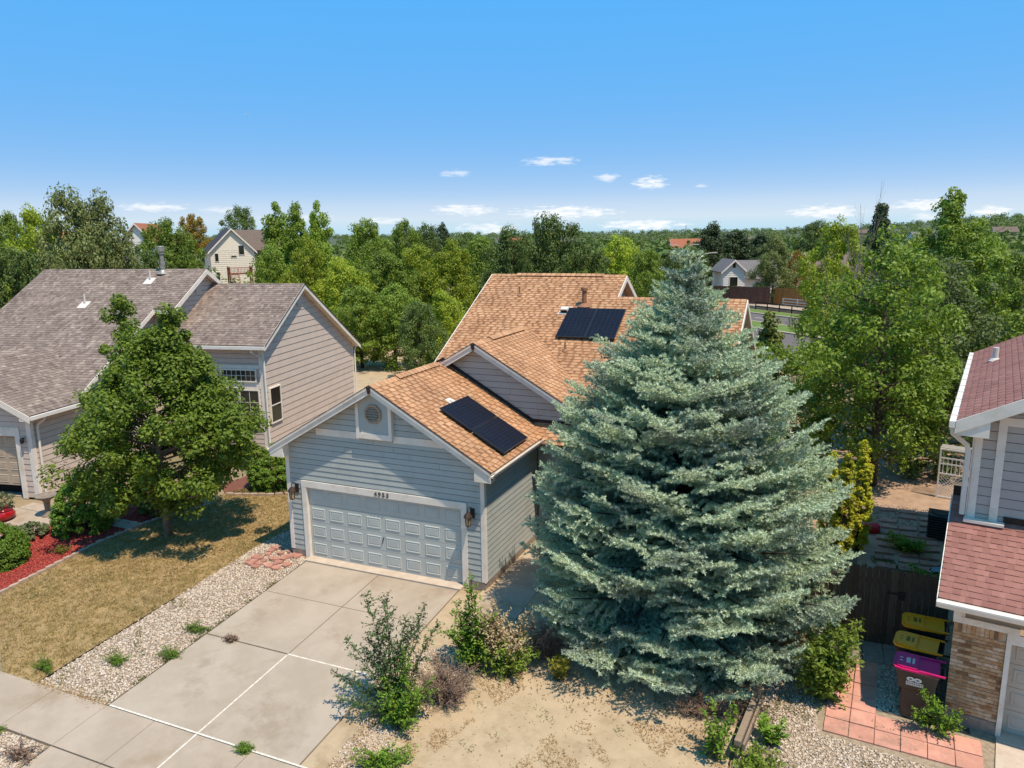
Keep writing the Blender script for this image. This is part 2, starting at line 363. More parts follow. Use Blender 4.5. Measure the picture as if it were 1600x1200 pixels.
LAWN = [(-9.25,-4.75),(-5.6,-6.78),(-4.6,-6.72),(-4.5,-3.5),(-4.45,1.61),(-3.3,5.0),(-4.5,8.0),(-7.0,8.5),(-8.9,3.3),(-8.45,2.25),(-9.0,.6),(-9.35,-1.49)]
sheet('lawn', LAWN, .004, GM['lawn'])
GRAV = [(-4.58,-6.72),(-2.47,-6.72),(-2.47,-.0),(-3.1,.0),(-3.1,3.4),(-4.42,3.4),(-4.5,-3.5)]
sheet('gravel_bed', GRAV, .004, GM['gravelbed'])
MULCH = [(-9.3,-4.75),(-9.38,-1.49),(-9.03,.6),(-8.48,2.25),(-9.4,2.4),(-11.5,1.0),(-12.2,-1.4),(-11.7,-2.4),(-10.9,-3.2),(-11.2,-4.4),(-12.5,-5.2),(-9.3,-5.2)]
sheet('mulch_bed', MULCH, .004, GM['mulch'])
sheet('mulch_bed', ragged([(-8.7,3.3),(-7.05,3.9),(-6.0,4.6),(-6.2,6.2),(-9.3,6.6),(-9.9,4.0)], .12, .3, 9), .004, M('brown bark mulch', (.22,.09,.06), (.16,.065,.045), 14, .95, bump=.5, bscale=40))
sheet('crushed_stone_bed', [(-11.75,-2.38),(-12.25,-1.42),(-11.9,-.5),(-13.2,-1.0),(-16,-1.4),(-16,-4.2),(-12.5,-5.2),(-11.2,-4.4),(-10.95,-3.2)], .005, GM['pink'])
sheet('bare_yard', [(2.43,-8.2),(9.6,-8.2),(9.7,-1.0),(8.2,3.7),(3.0,3.7),(3.0,-.2),(2.43,-.2)], .003, GM['dirt'])
sheet('gravel_bed', [(9.75,-1.6),(10.9,-.2),(11.5,-1.0),(14.25,-1.6),(14.0,-6.5),(9.72,-6.5)], .005, GM['gravelbed'])
sheet('gravel_bed', [(12.08,.75),(13.7,.75),(13.7,-1.7),(12.12,-1.6)], .005, GM['gravelbed'])
sheet('side_yard', [(8.4,.9),(15.2,.9),(16.2,18.0),(8.4,18.0)], .004, GM['backdirt'])
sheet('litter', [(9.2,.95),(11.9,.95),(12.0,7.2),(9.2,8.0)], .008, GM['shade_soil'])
sheet('back_garden', [(-34,22),(-6,19),(-4,34),(-28,40)], .004, GM['dirt'])

# ------------------------------------------------------------------ paving: every slab a piece
def slab(parent, x0, x1, y0, y1, mat, top=.03, gap=.006, thick=.12, name='slab'):
    pts = [(x0+gap,y0+gap),(x1-gap,y0+gap),(x1-gap,y1-gap),(x0+gap,y1-gap)]
    mb = MB(); mb.prism([(x, y, gz(x, y)+top-thick) for x, y in pts], (0,0,thick)); return mb.build(name, mat, parent)
drive = thing('driveway', None, None); tag(drive, kind='structure')
DX = (-2.42, .0, 2.42); DY = (-6.70, -4.02, -1.95, -.28)
for i in range(2):
    for j in range(3):
        slab(drive, DX[i], DX[i+1], DY[j], DY[j+1], MAT['concrete'])
mb = MB(); mb.obox((-2.47,-.27,-.09),(4.94,0,0),(0,.44,.0),(0,0,.135)); mb.build('sill', MAT['apron'], drive)
def strip(parent, a, b, w, top, mat, name):
    a, b = Vector((*a,0)), Vector((*b,0)); d = (b-a).normalized(); n = Vector((-d.y,d.x,0))*w/2
    pts = [a-n, b-n, b+n, a+n]; mb = MB(); mb.prism([(p.x,p.y,gz(p.x,p.y)+top-.012) for p in pts], (0,0,.012)); return mb.build(name, mat, parent)
strip(drive, (-2.40,-6.71), (2.9,-6.71), .038, .0335, MAT['caulk'], 'sealed_joint')
strip(drive, (0,-6.69), (0,-4.05), .034, .0325, MAT['caulk'], 'sealed_joint')
strip(drive, (0,-4.02), (2.42,-4.02), .034, .0330, MAT['caulk'], 'sealed_joint')
strip(drive, (0,-8.4), (0,-6.74), .034, .0340, MAT['caulk'], 'sealed_joint')
strip(drive, (-2.42,-4.02), (-.03,-4.02), .035, .032, MAT['joint'], 'open_joint')
strip(drive, (0,-3.99), (0,-.3), .016, .0325, MAT['joint'], 'open_joint')
strip(drive, (-2.42,-1.95), (2.42,-1.95), .014, .0322, MAT['joint'], 'open_joint')
walk = thing('sidewalk', None, None); tag(walk, kind='structure')
sx = [-16.4,-14.9,-13.4,-11.9,-10.4,-8.9,-7.4,-5.9,-4.0,-2.45,-1.1,.0,1.35,2.7,4.2,5.7,7.2]
for a, b in zip(sx[:-1], sx[1:]): slab(walk, a, b, -7.95, -6.74, MAT['walk'])
apron = thing('drive_apron', None, None); tag(apron, kind='structure')
for a, b in ((-2.45,-1.1),(-1.1,.0),(.0,1.35),(1.35,2.9)): slab(apron, a, b, -9.4, -7.97, MAT['walk'])
sheet('gravel_bed', [(-9,-7.98),(-2.5,-7.98),(-2.5,-9.6),(-9,-9.6)], .006, GM['gravelbed'])
frontwalk = thing('front_walk', None, None); tag(frontwalk, kind='structure')
slab(frontwalk, 3.2, 4.35, -1.0, .6, MAT['walk']); slab(frontwalk, 3.2, 4.35, .6, 2.1, MAT['walk']); slab(frontwalk, 3.2, 4.35, 2.1, 3.6, MAT['walk'])
sidewalk2 = thing('neighbour_walk', None, None); tag(sidewalk2, kind='structure')
for k in range(5):
    o = slab(sidewalk2, -14.55+k*1.1, -13.47+k*1.1, -.35, .15, MAT['walk'])
    o.location = (0, 0, 0)
for k in range(3): slab(sidewalk2, -16.6+k*1.5, -15.1+k*1.5, -1.35, -.36, MAT['walk'])

# terracotta pavers beside the wheeled bins
path = thing('paver_path', None, None); tag(path, kind='structure')
pm = MB(); pm.box(0,.415,0,.415,0,.05)
bmx = pm.mesh('paver', MAT['paver'])
ca, sa = math.cos(-.075), math.sin(-.075)
def paver(i, j):
    x, y = 11.2 + i*.43*ca - j*.43*sa, -2.52 + i*.43*sa + j*.43*ca
    o = link('paver', bmx, path); o.location = (x, y, gz(x, y) - .012 + random.uniform(-.006,.006)); o.rotation_euler = (0.06, random.uniform(-.015,.015), -.075+random.uniform(-.015,.015))
for i in range(6):
    for j in range(2): paver(i, j)
for i in range(2):
    for j in range(2, 6): paver(i, j)
# grey pavers by the fence
gm = MB(); gm.box(0,.40,0,.40,0,.05); gme = gm.mesh('paver', M('grey paver', (.36,.31,.27), (.28,.24,.21), 8, .9))
gpath = thing('grey_paver_path', None, None); tag(gpath, kind='structure')
for i in range(4):
    for j in range(2):
        o = link('paver', gme, gpath); x, y = 11.1+i*.42, -.02+j*.4; o.location = (x, y, .012); o.rotation_euler = (0,random.uniform(-.02,.02),random.uniform(-.03,.03))
# brick-red stepping stones in the side yard behind the fence
yard = thing('stepping_stone_path', None, None); tag(yard, kind='structure')
ym = MB(); ym.prism([(0,0,0),(.48,.02,0),(.5,.28,0),(.03,.3,0)], (0,0,.05)); yme = ym.mesh('stepping_stone', M('brick red block', (.48,.27,.215), (.36,.19,.15), 5, .9, var=.15, bump=.3, bscale=40))
for j in range(17):
    for i in range(3):
        if random.random() < .12: continue
        o = link('stepping_stone', yme, yard); y = 1.5 + j*.52; x = 12.1 + i*.56 + .06*j*.7 + random.uniform(-.04,.04)
        o.location = (x, y + random.uniform(-.04,.04), .015 + random.uniform(-.01,.01)); o.rotation_euler = (random.uniform(-.03,.03), random.uniform(-.03,.03), random.uniform(-.12,.12))
# broken pink flagstones by the garage corner
fl = thing('flagstone_patch', None, None); tag(fl, kind='structure')
for k in range(34):
    x = -4.05 + random.random()*1.25; y = -1.0 + random.random()*1.15
    if x > -2.75 and y > -.3: continue
    n = random.randint(5,7); r = random.uniform(.09,.155); a0 = random.random()*6
    pts = [(r*random.uniform(.75,1.15)*math.cos(a0+t*2*math.pi/n), r*random.uniform(.75,1.15)*math.sin(a0+t*2*math.pi/n), 0) for t in range(n)]
    mb = MB(); mb.prism(pts, (0,0,.05)); o = mb.build('flagstone', MAT['flag'], fl); o.location = (x, y, gz(x, y)+.02); o.rotation_euler = (random.uniform(-.06,.06), random.uniform(-.06,.06), 0)
# pale edging stones between lawn and red mulch, and round the far shrub
ed = thing('edging', None, None); tag(ed, kind='structure')
em = MB(); em.prism([(-.13,-.045,0),(.13,-.045,0),(.14,.02,0),(.06,.06,0),(-.06,.06,0),(-.14,.02,0)], (0,0,.1)); eme = em.mesh('edging_stone', M('pale edging stone', (.50,.40,.33), (.40,.31,.25), 7, .9, var=.1))
def edge_run(pts, step=.27):
    for (xa, ya), (xb, yb) in zip(pts[:-1], pts[1:]):
        L = math.hypot(xb-xa, yb-ya); n = max(1, int(L/step))
        for k in range(n):
            t = (k+.5)/n; x, y = xa+(xb-xa)*t, ya+(yb-ya)*t
            o = link('edging_stone', eme, ed); o.location = (x, y, gz(x, y)-.01+random.uniform(-.01,.012)); o.rotation_euler = (0,0,math.atan2(yb-ya, xb-xa)+random.uniform(-.08,.08))
edge_run([(-9.28,-5.6),(-9.28,-4.75),(-9.36,-1.49),(-9.02,.6),(-8.47,2.25)])
edge_run([(-8.7,3.25),(-7.05,3.85),(-5.95,4.6),(-6.1,6.2)])
mb = MB()
for (a, b) in (((-4.59,-6.72),(-4.5,-3.5)),((-4.5,-3.5),(-4.42,1.6)),((-4.42,1.6),(-4.42,3.4))):
    p = [Vector((*a,gz(*a)-.05)), Vector((*b,gz(*b)-.05))]; mb.prism([p[0], p[1], p[1]+Vector((.012,0,0)), p[0]+Vector((.012,0,0))], (0,0,.09))
tag(mb.build('lawn_edging', MAT['black']), kind='structure')

# ------------------------------------------------------------------ the dual carriageway behind the houses
RA = math.radians(-44); RD = Vector((math.cos(RA), math.sin(RA), 0)); RN = Vector((-math.sin(RA), math.cos(RA), 0))
def band(name, d0, d1, z, mat, t0=-60, t1=75, thick=.0):
    pts = [RD*t0 + RN*d0, RD*t1 + RN*d0, RD*t1 + RN*d1, RD*t0 + RN*d1]
    mb = MB()
    if thick: mb.prism([(p.x,p.y,z-thick) for p in pts], (0,0,thick))
    else: mb.poly([(p.x,p.y,z) for p in pts])
    return tag(mb.build(name, mat), kind='structure')
band('verge', 33.0, 36.7, .004, GM['grass']); band('pavement', 34.2, 35.4, .05, MAT['walk'], thick=.1)
band('kerb', 36.7, 37.1, .1, MAT['walk'], thick=.2)
band('road', 37.1, 45.5, .008, MAT['asphalt']); band('kerb', 45.5, 45.9, .12, MAT['walk'], thick=.2)
band('median_strip', 45.9, 49.4, .10, GM['grass'], thick=.2); band('kerb', 49.4, 49.7, .12, MAT['walk'], thick=.2)
band('road', 49.7, 55.2, .008, MAT['asphalt']); band('kerb', 55.2, 55.6, .12, MAT['walk'], thick=.2)
band('verge', 55.6, 58.4, .05, GM['grass'], thick=.1); band('pavement', 59.3, 61.8, .35, MAT['walk'], thick=.4)
marks = thing('lane_markings', None, None); tag(marks, kind='structure')
for k in range(12):
    for dd in (41.3, 52.4):
        t = -46 + k*9; mb = MB(); p = RD*t + RN*dd; mb.obox((p.x,p.y,.010), RD*3, RN*.14, (0,0,.004)); mb.build('lane_dash', MAT['paint'], marks)
# ------------------------------------------------------------------ building kit
def clip(poly, a, b, c):
    """keep the part of a convex 2-D polygon where a*x + b*y >= c"""
    out = []
    for i in range(len(poly)):
        p, q = poly[i], poly[(i+1) % len(poly)]
        dp, dq = a*p[0]+b*p[1]-c, a*q[0]+b*q[1]-c
        if dp >= 0: out.append(p)
        if (dp >= 0) != (dq >= 0):
            t = dp/(dp-dq); out.append((p[0]+(q[0]-p[0])*t, p[1]+(q[1]-p[1])*t))
    return out
def area(poly): return abs(sum(poly[i][0]*poly[(i+1)%len(poly)][1]-poly[(i+1)%len(poly)][0]*poly[i][1] for i in range(len(poly))))/2
def pix(p):
    d = Vector(p) - CAM; z = d.dot(CF)
    return 800 + FPX*d.dot(CR)/z, 600 - FPX*d.dot(CU)/z, z

SRND = random.Random(8)
def siding(house, O, xd, nd, poly, exposure, mat, z0=None, wall_mat=None, boards=True, name='wall', t=.12, proud=.022):
    """a wall with its lap boards, each board a piece; poly in (along xd, up), nd points outwards"""
    O, xd, nd = Vector(O), Vector(xd).normalized(), Vector(nd).normalized(); up = Vector((0,0,1))
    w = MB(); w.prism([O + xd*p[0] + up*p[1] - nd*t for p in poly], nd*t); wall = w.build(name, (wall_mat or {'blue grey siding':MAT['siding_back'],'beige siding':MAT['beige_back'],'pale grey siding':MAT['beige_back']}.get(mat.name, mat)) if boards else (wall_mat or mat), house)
    if not boards: return wall
    zs = [p[1] for p in poly]; z = min(zs) if z0 is None else z0
    while z < max(zs):
        s = clip(clip(poly, 0, 1, z), 0, -1, -(z+exposure-.016))
        cuts = [s]
        if len(s) >= 3:
            x0, x1 = min(p[0] for p in s), max(p[0] for p in s)
            if x1-x0 > 1.9:
                c_ = x0 + (x1-x0)*SRND.uniform(.2,.8); cuts = [clip(s, -1, 0, -(c_-.003)), clip(s, 1, 0, c_+.003)]
        for s in cuts:
          if len(s) >= 3 and area(s) > .004:
            m = MB(); n = len(s); off = lambda p: proud - (proud-.009)*(p[1]-z)/exposure
            back = [O + xd*p[0] + up*p[1] + nd*.0005 for p in s]; front = [O + xd*p[0] + up*p[1] + nd*off(p) for p in s]
            m.v = [tuple(p) for p in back+front]; m.f = [tuple(range(n, 2*n))] + [(k, (k+1)%n, n+(k+1)%n, n+k) for k in range(n)]
            m.build('siding_board', mat, wall)
        z += exposure
    return wall

def board(parent, a, b, drop, out, t, mat, name):
    """a trim board from a to b (its upper front edge), hanging down by drop, thickness t towards out"""
    a, b, out = Vector(a), Vector(b), Vector(out).normalized()
    mb = MB(); mb.prism([a, b, b-Vector((0,0,drop)), a-Vector((0,0,drop))], out*t); return mb.build(name, mat, parent)

TABS = {}
TABW = (.12,.15,.19,.23); TABN = (.08,.10,.13)
def shingle_roof(house, M4, P0, e, s, ulen, vlen, mat, deck_mat, soffit=None, exposure=.145, poly=None, thick=.13, ok=None, budget=None, store=None, thicks=(.006,.017), boards=True, roofname='roof'):
    """one roof plane: a deck and its shingles. P0 lower-left corner, e along the eave, s up the slope"""
    P0, e, s = Vector(P0), Vector(e).normalized(), Vector(s).normalized(); n = e.cross(s).normalized()
    if n.z < 0: n = -n
    poly = poly or [(0,0),(ulen,0),(ulen,vlen),(0,vlen)]
    mb = MB(); mb.prism([P0 + e*p[0] + s*p[1] - n*(thick+.004) for p in poly], n*thick); roof = mb.build(roofname, deck_mat, house)
    if soffit:
        mb = MB(); mb.prism([P0 + e*p[0] + s*p[1] - n*(thick+.022) for p in poly], n*.016); mb.build('soffit', soffit, house)
    if not boards: return roof
    v = 0.0; row = 0; tabs = []
    r = random.Random(int(abs(P0.x*991+P0.y*77)) + 5)
    while v < vlen - .02:
        u = -r.random()*.3; ti = r.random() < .5
        while u < ulen:
            ti = not ti; w = r.choice(TABW if ti else TABN); th = thicks[1] if ti else thicks[0]
            q = [(u,v),(u+w,v),(u+w,v+exposure),(u,v+exposure)]
            full = all(_in(poly, p) for p in q)
            c = q if full else q
            if not full:
                c = q; m = len(poly)
                ar = sum(poly[i][0]*poly[(i+1)%m][1]-poly[(i+1)%m][0]*poly[i][1] for i in range(m))
                sg = 1 if ar > 0 else -1
                for i in range(m):
                    (x0,y0),(x1,y1) = poly[i], poly[(i+1)%m]
                    a_, b_ = -(y1-y0)*sg, (x1-x0)*sg; c = clip(c, a_, b_, a_*x0+b_*y0)
                    if len(c) < 3: break
            if len(c) >= 3 and area(c) > .001:
                P = P0 + e*(u+w/2) + s*(v+exposure/2)
                if ok is None or ok(P):
                    tabs.append((u, v, w, th, full, c, P))
            u += w
        v += exposure; row += 1
    store.append((roof, P0, e, s, n, exposure, tabs, mat, M4))
    return roof
def _in(poly, p):
    sgn = 0
    for i in range(len(poly)):
        (x0,y0),(x1,y1) = poly[i], poly[(i+1)%len(poly)]; cr = (x1-x0)*(p[1]-y0)-(y1-y0)*(p[0]-x0)
        if abs(cr) < 1e-9: continue
        if sgn == 0: sgn = 1 if cr > 0 else -1
        elif (cr > 0) != (sgn > 0): return False
    return True

def tab_geo(c, v0, ex, th, e, s, n, O):
    k = len(c); h = lambda p: .002 + th*(1-(p[1]-v0)/ex)
    bot = [O + e*p[0] + s*p[1] for p in c]; top = [O + e*p[0] + s*p[1] + n*h(p) for p in c]
    return [tuple(p) for p in bot+top], [tuple(range(k, 2*k))] + [(i, (i+1)%k, k+(i+1)%k, k+i) for i in range(k)]

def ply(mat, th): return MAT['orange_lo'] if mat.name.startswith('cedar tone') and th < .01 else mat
def finish_shingles(store, seen, nmax=300):
    """the shingles that show largest become objects of their own, the rest one piece per roof"""
    cand = []
    for ri, (roof, P0, e, s, n, ex, tabs, mat, M4) in enumerate(store):
        for ti, t in enumerate(tabs):
            w = M4 @ t[6]; nw = (M4.to_3x3() @ n); d = CAM - w
            if nw.dot(d) <= 0: continue
            u, v, z = pix(w)
            if not (2 < u < 1598 and 2 < v < 1198) or not seen(u, v, w): continue
            cand.append((t[2]*ex*nw.dot(d.normalized())/(z*z), ri, ti))
    cand.sort(reverse=True); solo = set((ri, ti) for _, ri, ti in cand[:nmax])
    for ri, (roof, P0, e, s, n, ex, tabs, mat, M4) in enumerate(store):
        V, F, MI = [], [], []
        for ti, (u, v, w, th, full, c, P) in enumerate(tabs):
            if (ri, ti) in solo:
                if full:
                    key = (w, th, ex, mat.name)
                    if key not in TABS:
                        mb = MB(); mb.v, mb.f = tab_geo([(0,0),(w,0),(w,ex),(0,ex)], 0, ex, th, Vector((1,0,0)), Vector((0,1,0)), Vector((0,0,1)), Vector((0,0,0))); TABS[key] = mb.mesh('shingle', ply(mat, th))
                    o = link('shingle', TABS[key], roof); q = P0 + e*u + s*v
                    yx = n.cross(e) # right handed frame
                    R = Matrix((e, s, n)).transposed()
                    if R.determinant() < 0:
                        q = q + e*w; R = Matrix((-e, s, n)).transposed()
                    o.matrix_local = Matrix.Translation(q) @ R.to_4x4()
                else:
                    mb = MB(); q = P0 + e*u + s*v; mb.v, mb.f = tab_geo([(p[0]-u, p[1]-v) for p in c], 0, ex, th, e, s, n, Vector((0,0,0))); o = mb.build('shingle', ply(mat, th), roof); o.location = q
            else:
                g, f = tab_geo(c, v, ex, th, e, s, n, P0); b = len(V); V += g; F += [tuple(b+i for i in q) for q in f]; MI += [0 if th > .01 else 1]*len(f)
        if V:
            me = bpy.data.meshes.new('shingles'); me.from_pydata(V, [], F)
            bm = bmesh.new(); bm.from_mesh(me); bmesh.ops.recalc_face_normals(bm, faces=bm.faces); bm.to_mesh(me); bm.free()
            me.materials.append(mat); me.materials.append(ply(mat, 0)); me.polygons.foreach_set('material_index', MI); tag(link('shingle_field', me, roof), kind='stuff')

def window(house, O, xd, nd, w, h, cols=0, rows=0, mid=False, trim=0.0, trim_mat=None):
    """window with its frame standing proud of the boards; O lower-left corner of the frame"""
    O, xd, nd, up = Vector(O), Vector(xd).normalized(), Vector(nd).normalized(), Vector((0,0,1))
    f = .05; fr = MB()
    for a, b, ww, hh in ((0,0,w,f),(0,h-f,w,f),(0,f,f,h-2*f),(w-f,f,f,h-2*f)): fr.obox(O+xd*a+up*b-nd*.02, xd*ww, up*hh, nd*.075)
    if mid: fr.obox(O+xd*f+up*(h/2-.02)-nd*.02, xd*(w-2*f), up*.04, nd*.065)
    win = fr.build('window', MAT['vinyl'], house)
    p = MB(); p.obox(O+xd*f+up*f-nd*.02, xd*(w-2*f), up*(h-2*f), nd*.045); p.build('pane', MAT['glass'], win)
    if cols:
        g = MB(); iw, ih = w-2*f, h-2*f
        for k in range(1, cols): g.obox(O+xd*(f+iw*k/cols-.009)+up*f+nd*.026, xd*.018, up*ih, nd*.008)
        for k in range(1, rows): g.obox(O+xd*f+up*(f+ih*k/rows-.009)+nd*.026, xd*iw, up*.018, nd*.0095)
        g.build('muntin', MAT['vinyl'], win)
    if trim:
        t = MB()
        for a, b, ww, hh in ((-trim,-trim,w+2*trim,trim),(-trim,h,w+2*trim,trim),(-trim,0,trim,h),(w,0,trim,h)): t.obox(O+xd*a+up*b-nd*.01, xd*ww, up*hh, nd*.045)
        t.build('window_trim', trim_mat or MAT['white'], house)
    return win

def garage_door(house, x0, x1, y, z0, z1, cols, rows, mat, handle=None):
    d = MB(); sh = (z1-z0)/rows
    for r in range(rows): d.box(x0, x1, y, y+.05, z0+r*sh+.004, z0+(r+1)*sh-.004)
    door = d.build('garage_door', mat, house)
    cw = (x1-x0)/cols; pw, ph = cw*.74, sh*.62
    p = MB(); rings = [(0,0,0),(.022,.016,.016),(.05,.004,.004),(.075,.012,.012)]
    pts = []
    for ins, dep, _ in rings:
        i = len(p.v); p.v += [(ins,-dep,ins),(pw-ins,-dep,ins),(pw-ins,-dep,ph-ins),(ins,-dep,ph-ins)]; pts.append(i)
    for a, b in zip(pts[:-1], pts[1:]):
        for k in range(4): p.f.append((a+k, a+(k+1)%4, b+(k+1)%4, b+k))
    p.f.append(tuple(pts[-1]+k for k in range(4)))
    me = p.mesh('door_panel', mat, fix=False)
    for c in range(cols):
        for r in range(rows):
            o = link('door_panel', me, door); o.location = (x0+c*cw+(cw-pw)/2, y-.0005, z0+r*sh+(sh-ph)/2)
    if handle:
        h = MB(); hx, hz = handle; h.obox((hx,y-.03,hz),(.015,0,0),(0,.02,0),(.07,0,.20)); h.tube([(hx+.035,y-.0,hz+.1),(hx+.035,y-.035,hz+.1)], .012, 6); h.build('door_handle', MAT['black'], door)
    return door

def lantern(house, x, y, z, mat=None):
    """carriage lantern on a wall facing -y"""
    b = MB(); b.box(x+.03-.06,x+.03+.06,y-.02,y,z+.02,z+.28)
    arc = [(x+.03,y-.02,z+.22),(x+.03,y-.09,z+.32),(x,y-.15,z+.35),(x-.01,y-.19,z+.30),(x-.01,y-.19,z+.22)]
    b.tube(arc, .014, 6); lamp = b.build('wall_lantern', MAT['bronze'], house)
    c = (x-.01, y-.19, z)
    m = MB(); m.lathe([(.035,.215),(.06,.20),(.115,.12),(.12,.10),(.095,.095)], 8, c); m.build('lantern_cap', MAT['bronze'], lamp)
    g = MB(); g.lathe([(.085,.095),(.08,.0),(.065,-.11)], 6, c); g.build('lantern_glass', MAT['amber'], lamp)
    k = MB(); k.lathe([(.07,-.11),(.075,-.13),(.03,-.15),(.01,-.17)], 6, c)
    for i in range(6):
        a = i*math.pi/3; k.tube([(c[0]+.088*math.cos(a),c[1]+.088*math.sin(a),c[2]+.095),(c[0]+.068*math.cos(a),c[1]+.068*math.sin(a),c[2]-.11)], .008, 4)
    k.build('lantern_cage', MAT['bronze'], lamp)

def solar_panel(house, P, e, s, w, h, lift=.09):
    """one module: P lower-left corner on the roof"""
    P, e, s = Vector(P), Vector(e).normalized(), Vector(s).normalized(); n = e.cross(s).normalized(); n = n if n.z > 0 else -n
    o = P + n*lift; f = MB(); t = .022
    for a, b, ww, hh in ((0,0,w,t),(0,h-t,w,t),(0,t,t,h-2*t),(w-t,t,t,h-2*t)): f.obox(o+e*a+s*b, e*ww, s*hh, n*.04)
    for a in (.15,.85): f.obox(P+e*(w*a)+s*.05-n*.01, e*.04, s*(h-.1), n*(lift+.012))
    fr = f.build('solar_panel', MAT['solar_frame'], house)
    g = MB(); g.obox(o+e*t+s*t+n*.008, e*(w-2*t), s*(h-2*t), n*.028); g.build('panel_glass', SOLAR, fr)
    c = MB(); 
    for k in range(1,6): c.obox(o+e*(w*k/6-.002)+s*t+n*.0365, e*.004, s*(h-2*t), n*.0012)
    for k in range(1,10): c.obox(o+e*t+s*(h*k/10-.002)+n*.0365, e*(w-2*t), s*.004, n*.0016)
    c.build('cell_grid', CELLG, fr)
    return fr
CELLG = M('cell grid silver', (.045,.048,.055), None, rough=.5)
SOLAR = M('solar cell glass', (.008,.010,.020), (.011,.013,.026), 1.5, .42, spec=.12)
# ------------------------------------------------------------------ the blue grey house
I4 = Matrix.Identity(4)
H = thing('house', 'blue grey house with orange shingle roof, two car garage and solar panels', 'house')
SG = .5724; ZA = 5.258; CS = math.cos(math.atan(SG))
ex, ey, ez = Vector((1,0,0)), Vector((0,1,0)), Vector((0,0,1))
zu = lambda x: ZA - SG*abs(x) - .20
GB = .155
fnd = MB(); fnd.box(-3.08,-2.56,-.02,.2,-.15,.22); fnd.build('foundation', MAT['found'], H)
fnd = MB(); fnd.box(2.56,3.08,-.02,.2,-.15,.22); fnd.build('foundation', MAT['found'], H)
fnd = MB(); fnd.box(2.9,3.095,.2,3.77,-.15,.20); fnd.build('foundation', MAT['found'], H)
fnd = MB(); fnd.box(-3.09,-2.9,.2,3.77,-.15,.2); fnd.build('foundation', MAT['found'], H)
siding(H, (0,0,0), ex, -ey, [(-2.98,.22),(-2.47,.22),(-2.47,2.20),(-2.98,2.20)], GB, MAT['siding'])
siding(H, (0,0,0), ex, -ey, [(2.47,.22),(2.98,.22),(2.98,2.20),(2.47,2.20)], GB, MAT['siding'])
siding(H, (0,0,0), ex, -ey, [(-3.08,2.20),(3.08,2.20),(3.08,zu(3.08)),(0,zu(0)),(-3.08,zu(3.08))], GB, MAT['siding'], z0=2.20)
siding(H, (3.08,0,0), ey, ex, [(0.02,.20),(3.70,.20),(3.70,3.12),(0.02,3.12)], GB, MAT['siding'])
siding(H, (-3.08,0,0), ey, -ex, [(0,.20),(3.77,.20),(3.77,3.12),(0,3.12)], GB, MAT['siding'], boards=False)
# corner boards, door surround, band
tr = MB()
tr.box(-3.105,-2.98,-.03,.0,.22,3.1); tr.box(2.99,3.08,-.03,.0,.22,3.1); tr.box(3.08,3.105,-.03,.10,.20,3.1); tr.box(-3.105,-3.08,0.0,.09,.2,3.1)
tr.build('corner_board', MAT['white'], H)
for nm, (a,b,c,d) in dict(door_header=(-2.60,2.60,2.14,2.325)).items():
    mb = MB(); mb.box(a,b,-.045,.0,c,d); mb.build('door_header', MAT['white'], H)
for a, b in ((-2.595,-2.44),(2.44,2.595)):
    mb = MB(); mb.box(a,b,-.042,.16,.0 if True else .2,2.139); mb.build('door_jamb', MAT['white'], H)
mb = MB(); mb.box(-2.44,2.44,.0,.16,2.141,2.2); mb.build('door_jamb', MAT['white'], H)
garage_door(H, -2.438, 2.438, .06, .045, 2.138, 8, 4, MAT['door'], handle=(-.06,.78))
board(H, (-1.98,-.03,3.895), (-.56,-.03,3.895), .19, ey, .03, MAT['white'], 'band_board')
board(H, (.50,-.03,3.895), (1.98,-.03,3.895), .19, ey, .03, MAT['white'], 'band_board')
# vent box in the gable
vb = MB(); vb.prism([(-.56,-.11,3.79),(.50,-.11,3.79),(.50,-.11,zu(.50)-.02),(-.03,-.11,zu(0)-.02),(-.56,-.11,zu(.56)-.02)], (0,.11,0)); vbx = vb.build('vent_box', MAT['siding'], H)
mb = MB(); mb.box(-.58,.52,-.135,-.0,3.775,3.925); mb.build('box_trim', MAT['white'], vbx)
for x in (-.58,.425):
    mb = MB(); mb.prism([(x,-.135,3.926),(x+.095,-.135,3.926),(x+.095,-.135,zu(abs(x+.095))-.03),(x,-.135,zu(abs(x))-.03)], (0,.135,0)); mb.build('box_trim', MAT['white'], vbx)
oc = MB(); R8 = .27
pts = [(-.03+R8*math.cos(math.pi/8+k*math.pi/4), 4.46+R8*math.sin(math.pi/8+k*math.pi/4)) for k in range(8)]
inn = [(-.03+.215*math.cos(math.pi/8+k*math.pi/4), 4.46+.215*math.sin(math.pi/8+k*math.pi/4)) for k in range(8)]
for k in range(8):
    j = (k+1) % 8; oc.prism([(pts[k][0],-.155,pts[k][1]),(pts[j][0],-.155,pts[j][1]),(inn[j][0],-.155,inn[j][1]),(inn[k][0],-.155,inn[k][1])], (0,.045,0))
gv = oc.build('gable_vent', MAT['vent_tan'], H)
bk = MB(); bk.prism([(x,-.114,z) for x, z in inn], (0,.003,0)); bk.build('vent_back', MAT['flash'], gv)
for k in range(6):
    z = 4.265+k*.068; hw = min(.205, .205 if abs(z-4.46)<.09 else .2-(abs(z-4.44)-.085)*.9)
    mb = MB(); mb.obox((-.03-hw,-.15,z),(2*hw,0,0),(0,.03,.045),(0,.008,-.006)); mb.build('louvre', MAT['vent_tan'], gv)
for x, z in ((-2.79,1.93),(2.73,1.93)): lantern(H, x, -.02, z)
